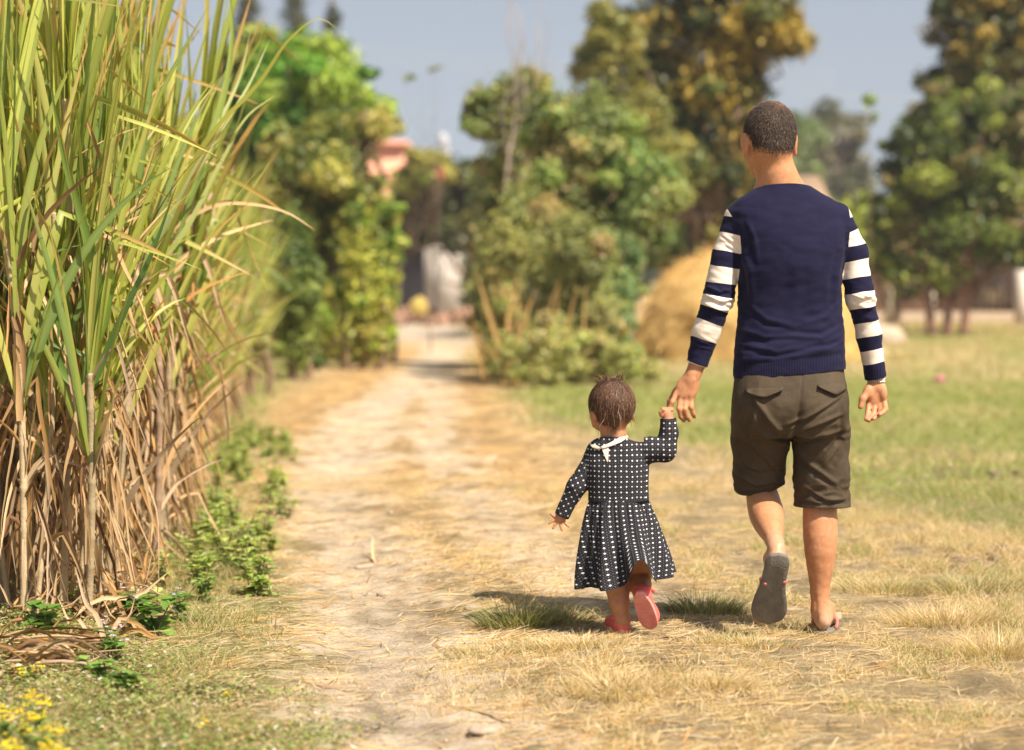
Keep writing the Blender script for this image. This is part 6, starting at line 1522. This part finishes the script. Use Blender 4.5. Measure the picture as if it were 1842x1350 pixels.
# ================================================================== FAR THINGS, STONES, SMALL THINGS
def build_props():
    rs = np.random.RandomState(31)
    # haystack
    hay, nt, b = newmat('hay'); f = noise_n(nt, 5, 5); g = noise_n(nt, 40, 5, .7)
    c = mix_n(nt, .5, ramp_n(nt, f, [(.3, (.74, .48, .17)), (.7, (.88, .63, .27))]), ramp_n(nt, g, [(.3, (.55, .5, .4)), (.6, (1, 1, 1))]), 'MULTIPLY'); nt.links.new(c, b.inputs['Base Color']); b.inputs['Roughness'].default_value = .9; bump_n(nt, b, g, 1, .05)
    Y = 34.0; xl, xr = W(1150, 600, Y)[0], W(1556, 600, Y)[0]; x0, R_ = (xl + xr) / 2, (xr - xl) / 2; H_ = W(0, 443, Y)[2]
    root = empty('haystack', (x0, Y, 0)); tag(root, 'rounded golden haystack behind the man', 'haystack')
    th = np.linspace(0, 2 * np.pi, 80, endpoint=False); v = np.linspace(0, 1, 34); TH, VV = np.meshgrid(th, v)
    rr = R_ * np.interp(VV, [0, .08, .3, .55, .75, .9, 1], [1.0, 1.0, .93, .78, .58, .32, 0]); zz = H_ * np.interp(VV, [0, .08, .3, .55, .75, .9, 1], [0, .12, .42, .70, .87, .97, 1.0])
    k = 1 + .07 * noise3(np.cos(TH) * 2.4, np.sin(TH) * 2.4, zz * 2) + .025 * noise3(np.cos(TH) * 9, np.sin(TH) * 9, zz * 9)
    V = np.stack([rr * k * np.cos(TH), rr * k * np.sin(TH), zz * (1 + .05 * noise3(np.cos(TH), np.sin(TH), zz))], -1).reshape(-1, 3)
    i, j = np.meshgrid(np.arange(33), np.arange(80), indexing='ij'); Q = np.stack([i * 80 + j, i * 80 + (j + 1) % 80, (i + 1) * 80 + (j + 1) % 80, (i + 1) * 80 + j], -1).reshape(-1, 4)
    mesh_obj('heap', V, Q, hay, root)
    sm2 = leafmat('loose_straw', .2, .8, .2); n = 9000; idx = rs.randint(0, len(V), n); p = V[idx] + rs.normal(0, .03, (n, 3)); p[:, 2] = np.maximum(p[:, 2], 0); d = rs.normal(size=(n, 3)) * [1, 1, .6] - [0, 0, .5]; d /= np.linalg.norm(d, axis=1)[:, None]; L = rs.uniform(.08, .3, n)[:, None]; s = np.cross(d, [0, 1, .2]); s /= np.linalg.norm(s, axis=1)[:, None]
    VV2 = np.stack([p - s * .004, p + s * .004, p + d * L + s * .003, p + d * L - s * .003], 1).reshape(-1, 3); q = mesh_obj('loose_straw', VV2, np.arange(4 * n).reshape(-1, 4), sm2, root, {'Col': np.repeat(pick(rs, n, [(.74, .50, .18), (.82, .6, .28), (.6, .38, .14)]), 4, 0)}, False); q['kind'] = 'stuff'
    # open shelter behind the haystack
    wood = plain('dark_wood', (.12, .075, .06), .9, .3, 6, .4); thatch = plain('thatch', (.30, .21, .14), .95, .3, 6, .6)
    Y = 48; p = W(1265, 500, Y); root = empty('shelter', (p[0], Y, 0)); tag(root, 'dark wooden shelter frame with low thatched roof behind the haystack', 'shelter')
    for dx in (-.25, .35, 1.9): 
        mb = MB(); mb.tube([(dx, 0, 0), (dx + .03, 0, 1.3), (dx, 0, 2.35)], [.11, .10, .09], 10); mb.build('post', wood, root)
    mb = MB(); mb.tube([(-.6, -.05, 2.36), (.8, -.05, 2.42), (2.3, -.05, 2.38)], .09, 8); mb.build('beam', wood, root)
    mb = MB(); mb.add([(-.8, -.7, 2.40), (2.5, -.7, 2.40), (2.4, 1.0, 3.1), (-.7, 1.0, 3.1), (-.8, -.7, 2.50), (2.5, -.7, 2.50), (2.4, 1.0, 3.22), (-.7, 1.0, 3.22)], [(0, 3, 2, 1), (4, 5, 6, 7), (0, 1, 5, 4), (1, 2, 6, 5), (2, 3, 7, 6), (3, 0, 4, 7)]); mb.build('roof', thatch, root, False)
    # farm buildings at the end of the lane
    Y = 72; s = Y / FPX; X = lambda px: W(px, 500, Y)[0]; Z = lambda py: W(0, py, Y)[2]
    gw = plain('grey_plaster', (.13, .13, .15), .9, .2, 2, .3); ww = plain('whitewash', (.46, .42, .38), .9, .2, 2.5, .3); gw2 = gw; rf = plain('slate_roof', (.10, .09, .09), .9, .2, 3, .3)
    bx = X(770); root = empty('farm_shed', (bx, Y, 0)); tag(root, 'low shed in deep shade with one whitewashed wall at the end of the lane', 'shed')
    g = MB(); g.box((X(670) - bx, 0, 0), (X(768) - bx, 3.2, Z(440))); g.build('wall', gw, root, False)
    w = MB(); z1 = Z(432)
    w.add([(X(770) - bx, -2.4, .0), (X(833) - bx, -2.4, .0), (X(835) - bx, -2.4, z1), (X(768) - bx, -2.4, z1 - .05), (X(770) - bx, -2.15, .0), (X(833) - bx, -2.15, .0), (X(835) - bx, -2.15, z1), (X(768) - bx, -2.15, z1 - .05)], [(0, 1, 2, 3), (7, 6, 5, 4), (0, 4, 5, 1), (1, 5, 6, 2), (2, 6, 7, 3), (3, 7, 4, 0)]); q = w.build('wall', ww, root, False); q['label'] = 'whitewashed wall section'
    w = MB(); w.box((X(835) - bx, 0, 0), (X(960) - bx, 3.2, Z(470))); w.build('wall', gw, root, False)
    r = MB(); r.add([(X(655) - bx, -1.6, Z(445)), (X(905) - bx, -1.6, Z(445)), (X(905) - bx, 1.4, Z(395)), (X(655) - bx, 1.4, Z(395)), (X(905) - bx, 3.6, Z(440)), (X(655) - bx, 3.6, Z(440))], [(0, 1, 2, 3), (3, 2, 4, 5)], [(1, 4, 2), (0, 3, 5)]); q = r.build('roof', rf, root, False); sd = q.modifiers.new('thickness', 'SOLIDIFY'); sd.thickness = .10
    for dx in (X(700) - bx, X(850) - bx): mb = MB(); mb.tube([(dx, -1.45, 0), (dx, -1.45, Z(447))], .07, 8); mb.build('post', wood, root)
    # pink house upper storey seen over the hedge
    Y = 86; X = lambda px: W(px, 500, Y)[0]; Z = lambda py: W(0, py, Y)[2]; pw = plain('salmon_plaster', (.68, .33, .22), .85, .12, 1.5, .2); tr_ = plain('pale_trim', (.72, .66, .58), .8, .08, 2, .1); gl = plain('window_glass', (.04, .05, .06), .15, .1, 2, 0, .5)
    bx = X(690); root = empty('house', (bx, Y, 0)); tag(root, 'salmon pink house peeping over the hedge left of the lane', 'house')
    m_ = MB(); m_.box((X(600) - bx, 0, 0), (X(731) - bx, 6, Z(262))); m_.build('wall', pw, root, False)
    m_ = MB(); m_.box((X(596) - bx, -.25, Z(262) + .003), (X(735) - bx, 6.2, Z(254))); m_.build('roof', pw, root, False)
    for px in (640,):
        m_ = MB(); x_ = X(px) - bx; m_.box((x_ - .45, -.04, Z(330)), (x_ + .45, .03, Z(290))); wf = m_.build('window', tr_, root, False); m_ = MB(); m_.box((x_ - .38, -.052, Z(327)), (x_ + .38, -.043, Z(293))); m_.build('pane', gl, wf, False)
    # water tank on a frame
    Y = 80; X = lambda px: W(px, 500, Y)[0]; Z = lambda py: W(0, py, Y)[2]; wt = plain('white_plastic', (.42, .44, .48), .6, .05, 3, 0); rd = plain('red_cloth', (.34, .07, .05), .8, .15, 5, .2)
    root = empty('water_tank', (X(797), Y, 0)); tag(root, 'small white water tank standing high above the end of the lane', 'water tank')
    m_ = MB(); m_.tube([(0, 0, Z(272)), (0, 0, Z(270)), (0, 0, Z(246)), (0, 0, Z(242)), (0, 0, Z(240))], [.13, .17, .17, .12, .06], 20); m_.build('tank', wt, root)
    for a in range(4): m_ = MB(); dx, dy = .2 * (-1) ** a, .2 * (1 if a < 2 else -1); m_.tube([(dx * 1.6, dy * 1.6, 0), (dx, dy, Z(272))], .04, 6); m_.build('leg', tr_, root)
    Y = 63; p = W(787, 312, Y); root = empty('red_cloth', (p[0], Y - 1.2, 0)); tag(root, 'red cloth hung on a pole before the dark tree', 'cloth'); m_ = MB(); m_.tube([(0, 0, 0), (.02, 0, p[2] + .3)], [.03, .02], 6); m_.build('pole', wood, root)
    t = np.linspace(0, 1, 10); V = [(.02 + u * .20, .04 * math.sin(u * 9 + w_ * 3), p[2] + .10 - w_ * .26 - .05 * u) for u in t for w_ in t]; q = mesh_obj('fabric', np.array(V), np.array([(i * 10 + j, i * 10 + j + 1, (i + 1) * 10 + j + 1, (i + 1) * 10 + j) for i in range(9) for j in range(9)]), rd, root); sd = q.modifiers.new('thickness', 'SOLIDIFY'); sd.thickness = .01
    # rubble and yellow sack before the shed
    brick = plain('rubble', (.30, .18, .12), .95, .4, 6, .5); rub = MB()
    for k in range(240):
        c = W(rs.uniform(695, 860), 560, rs.uniform(58, 66)); z_ = max(0, rs.normal(.08, .10)); e = rs.uniform(.03, .12, 3) * [1, 1, .6]; Rr = basis(rs.normal(size=3), rs.normal(size=3)); rub.box(-e, e, np.array([.36, .22, .15]) * rs.uniform(.4, 1.5), Rr, (c[0], c[1], z_))
    tag(rub.build('rubble', colmat('rubble_mix', .95, .1, .4, 20), None, False), 'strewn bricks and brown rubble in front of the shed', 'rubble', kind='stuff')
    ym = plain('yellow_sack', (.42, .31, .08), .8, .15, 5, .3); e = Field((-.5, -.4, -.02), (.5, .4, .75), .03); e.ell((0, 0, .30), (.33, .26, .32), .1, p=2.6); e.ell((.05, 0, .58), (.12, .1, .14), .12); V, Q = e.mesh(); V = V + .02 * noise3(V[:, 0] * 6, V[:, 1] * 6, V[:, 2] * 6)[:, None]
    c = W(752, 530, 60); o = mesh_obj('sack', V, Q, ym, None); o.location = (c[0], 60, .16); o.scale = (.72, .72, .72); tag(o, 'full yellow sack sitting on the rubble at the end of the lane', 'sack')
    # mud wall step across the lane's far end
    # right side: reed fence, brush fence, posts
    Y = 64; X = lambda px: W(px, 500, Y)[0]; Z = lambda py: W(0, py, Y)[2]
    root = empty('reed_fence', (X(1790), Y - .5, 0)); tag(root, 'dark brown reed fence panel at the right edge of the field', 'fence'); m_ = MB(); bx = X(1790)
    for k in range(150):
        x_ = X(1742) - bx + (X(1905) - X(1742)) * k / 150; h_ = Z(448) + rs.normal(0, .07) - .15 * abs(math.sin(k * .05)); m_.tube([(x_, rs.normal(0, .02), 0), (x_ + rs.normal(0, .03), rs.normal(0, .02), h_)], rs.uniform(.009, .016), 5, np.array([.06, .036, .028]) * rs.uniform(.5, 1.5))
    m_.build('reeds', colmat('reed', .9, .15), root)
    for z_ in (.5, 1.5): m_ = MB(); m_.tube([(X(1742) - bx, -.06, z_), (X(1905) - bx, -.06, z_ + .03)], .025, 6, (.12, .08, .05)); m_.build('rail', wood, root)
    # brush fence of brown brushwood
    root = empty('brushwood_fence', (X(1690), Y + .5, 0)); tag(root, 'reddish brown brushwood fence under the gnarled tree', 'fence'); bx = X(1690); m_ = MB()
    for k in range(620):
        x_ = rs.uniform(X(1560), X(1748)) - bx; h_ = Z(rs.uniform(450, 500)) * rs.uniform(.6, 1.1); m_.tube([(x_, rs.normal(0, .15), 0), (x_ + rs.normal(0, .12), rs.normal(0, .15), h_ * .6), (x_ + rs.normal(0, .28), rs.normal(0, .2), h_)], [.014, .010, .004], 4, np.array([.34, .21, .14]) * rs.uniform(.5, 1.4), cap=False)
    m_.build('brushwood', colmat('brush', .9, .15), root)
    pale = plain('pale_post', (.44, .40, .30), .85, .15, 5, .3); conc = plain('concrete_post', (.58, .52, .46), .9, .12, 6, .3)
    for Yp, px, yt, r, mat, lab, fol in ((58, 1598, 455, .085, pale, 'pale wooden post with yellow-green creeper on its upper half', 1), (60, 1677, 525, .07, pale, 'short pale post in front of the brushwood fence', 0), (56, 1838, 484, .17, conc, 'thick white concrete post at the right edge', 0), (61, 1548, 500, .06, pale, 'thin post close behind the man\'s arm', 0)):
        p = W(px, 500, Yp); zt = W(px, yt, Yp)[2]; root = empty('fence_post', (p[0], Yp, 0)); tag(root, lab, 'post', None); m_ = MB(); m_.tube([(0, 0, 0), (.01, 0, zt * .5), (.0, 0, zt - .03), (0, 0, zt)], [r * 1.05, r, r * .95, r * .6], 10); m_.build('shaft', mat, root)
        if fol: V, Q, C = leaf_cloud(rs, [(0, 0, zt * .75), (.03, 0, zt * .95)], [(.13, .13, .5), (.14, .14, .3)], 900, .09, [(.42, .44, .09), (.5, .48, .12)]); mesh_obj('creeper', V, Q, leafmat('creeper', .35), root, {'Col': C}, False)
    # washing / sheets behind the fence
    ck = plain('pink_cloth', (.62, .42, .34), .85, .15, 3, .2); Y = 68
    for px, py, w_, h_, lab in ((1628, 490, 46, 40, 'pinkish cloth hung behind the brushwood fence'),):
        p = W(px, py, Y); t = np.linspace(0, 1, 14); V = [(p[0] + (u - .5) * w_ * Y / FPX, Y - 3.2 + .06 * math.sin(u * 14 + v_), p[2] + (.5 - v_) * h_ * Y / FPX) for u in t for v_ in t]; q = mesh_obj('hung_cloth', np.array(V), np.array([(i * 14 + j, i * 14 + j + 1, (i + 1) * 14 + j + 1, (i + 1) * 14 + j) for i in range(13) for j in range(13)]), ck); sd = q.modifiers.new('thickness', 'SOLIDIFY'); sd.thickness = .01; tag(q, lab, 'cloth')
    # mound of pale earth by the post, pink bloom, clods and stones
    mud = plain('pale_clay', (.42, .32, .24), .95, .2, 4, .5)
    def rock(loc, r, mat, name, lab, cat, group=None, seed=0, kind=None):
        e = Field(-np.array(r) * 1.5 - .001, np.array(r) * 1.5 + .001, max(r) / 14); e.ell((0, 0, 0), r, 0, p=2.4); V, Q = e.mesh(); m_ = max(r); N = vnormals(V, Q); V = V + N * (.22 * min(r) * noise3(V[:, 0] / m_ * 1.8 + seed, V[:, 1] / m_ * 1.8, V[:, 2] / m_ * 1.8) + .08 * min(r) * noise3(V[:, 0] / m_ * 6 + seed, V[:, 1] / m_ * 6, V[:, 2] / m_ * 6))[:, None]
        o = mesh_obj(name, V, Q, mat); o.location = loc; o.rotation_euler = (0, 0, seed); tag(o, lab, cat, group); return o
    p = G(1592, 622); rock((p[0], p[1], .08), (.42, .3, .26), mud, 'earth_mound', 'pale mound of clay in the field right of the man', 'mound', seed=1)
    p = G(1560, 640); rock((p[0], p[1], .0), (.3, .2, .14), mud, 'earth_mound', 'smaller clay lump just behind the man\'s forearm', 'mound', seed=3)
    pet = plain('pink_petal', (.62, .26, .28), .7, .15, 40, .1); x_, y_ = G(1690, 700); root = empty('pink_flower', (x_, y_, 0)); tag(root, 'single pink flower head standing in the field', 'flower'); m_ = MB()
    for k in range(60): d = rs.normal(size=3); d /= np.linalg.norm(d); c = np.array([0, 0, .10]) + d * [.055, .04, .035]; s_ = np.cross(d, rs.normal(size=3)); s_ /= np.linalg.norm(s_); u_ = np.cross(s_, d); m_.add([c - s_ * .02, c - u_ * .02, c + s_ * .02, c + u_ * .02], [(0, 1, 2, 3)])
    m_.build('petals', pet, root); m_ = MB(); m_.tube([(0, 0, 0), (0, 0, .09)], .006, 5, (.2, .3, .1)); m_.build('stem', pale, root)
    st = plain('path_stone', (.36, .29, .22), .9, .2, 20, .5); clod = plain('soil_clod', (.17, .12, .085), .95, .25, 20, .6)
    for (px, py), r, lab in (((872, 1318), (.050, .036, .012), 'flat pale stone half buried in the path at the bottom of the view'), ((690, 1060), (.03, .022, .012), 'small stone in the left wheel rut'), ((850, 1100), (.028, .02, .012), 'small stone left of the tussocks'), ((655, 1010), (.05, .02, .010), 'dark flat chip on the left wheel rut')):
        x_, y_ = G(px, py); rock((x_, y_, float(ghz(np.array([x_]), np.array([y_]))[0]) + r[2] * .3), r, st, 'stone', lab, 'stone', None, px % 7)
    for k in range(30):
        px, py = (rs.uniform(1690, 1842), rs.uniform(975, 1030)) if k < 20 else (rs.uniform(1760, 1842), rs.uniform(850, 885)); x_, y_ = G(px, py); r = rs.uniform(.008, .030)
        rock((x_, y_, r * .2), (r * 1.3, r, r * .6), clod, 'soil_clod', 'dark soil clod lying in a bare patch of the field', 'soil clod', 'soil clods in the field', k)
    # overhead wires
    wm_ = plain('wire', (.35, .36, .38), .6, .05, 3, 0)
    for (a, b_, lab) in (((560, 60), (1100, 110), 'upper overhead wire crossing the sky above the lane'), ((560, 82), (1100, 128), 'lower overhead wire crossing the sky above the lane'), ((1380, 148), (1842, 175), 'overhead wire crossing the sky right of the man')):
        A, B = W(a[0] - 400, a[1] - 30, 95), W(b_[0] + 400, b_[1] + 20, 95); t = np.linspace(0, 1, 40)[:, None]; P = A + (B - A) * t; P[:, 2] -= .5 * np.sin(t[:, 0] * np.pi); m_ = MB(); m_.tube(P, .016, 5); tag(m_.build('overhead_wire', wm_), lab, 'wire')
def build_haze():
    m = bpy.data.materials.new('air'); m.use_nodes = True; nt = m.node_tree; nt.nodes.clear(); v = nt.nodes.new('ShaderNodeVolumePrincipled'); o_ = nt.nodes.new('ShaderNodeOutputMaterial')
    v.inputs['Color'].default_value = (.86, .91, 1, 1); v.inputs['Density'].default_value = .0006; v.inputs['Anisotropy'].default_value = .2; nt.links.new(v.outputs[0], o_.inputs['Volume'])
    mb = MB(); mb.box((-420, -60, -1.4), (420, 420, 30)); h = mb.build('haze', m, None, False); h['kind'] = 'stuff'; h['label'] = 'thin pale haze in the air over the fields'; h['category'] = 'haze'
build_ground(); build_grass()
build_trees(); build_props(); build_cane(); build_weeds()
build_man(); build_child()

if 'haze' not in SKIP: build_haze()
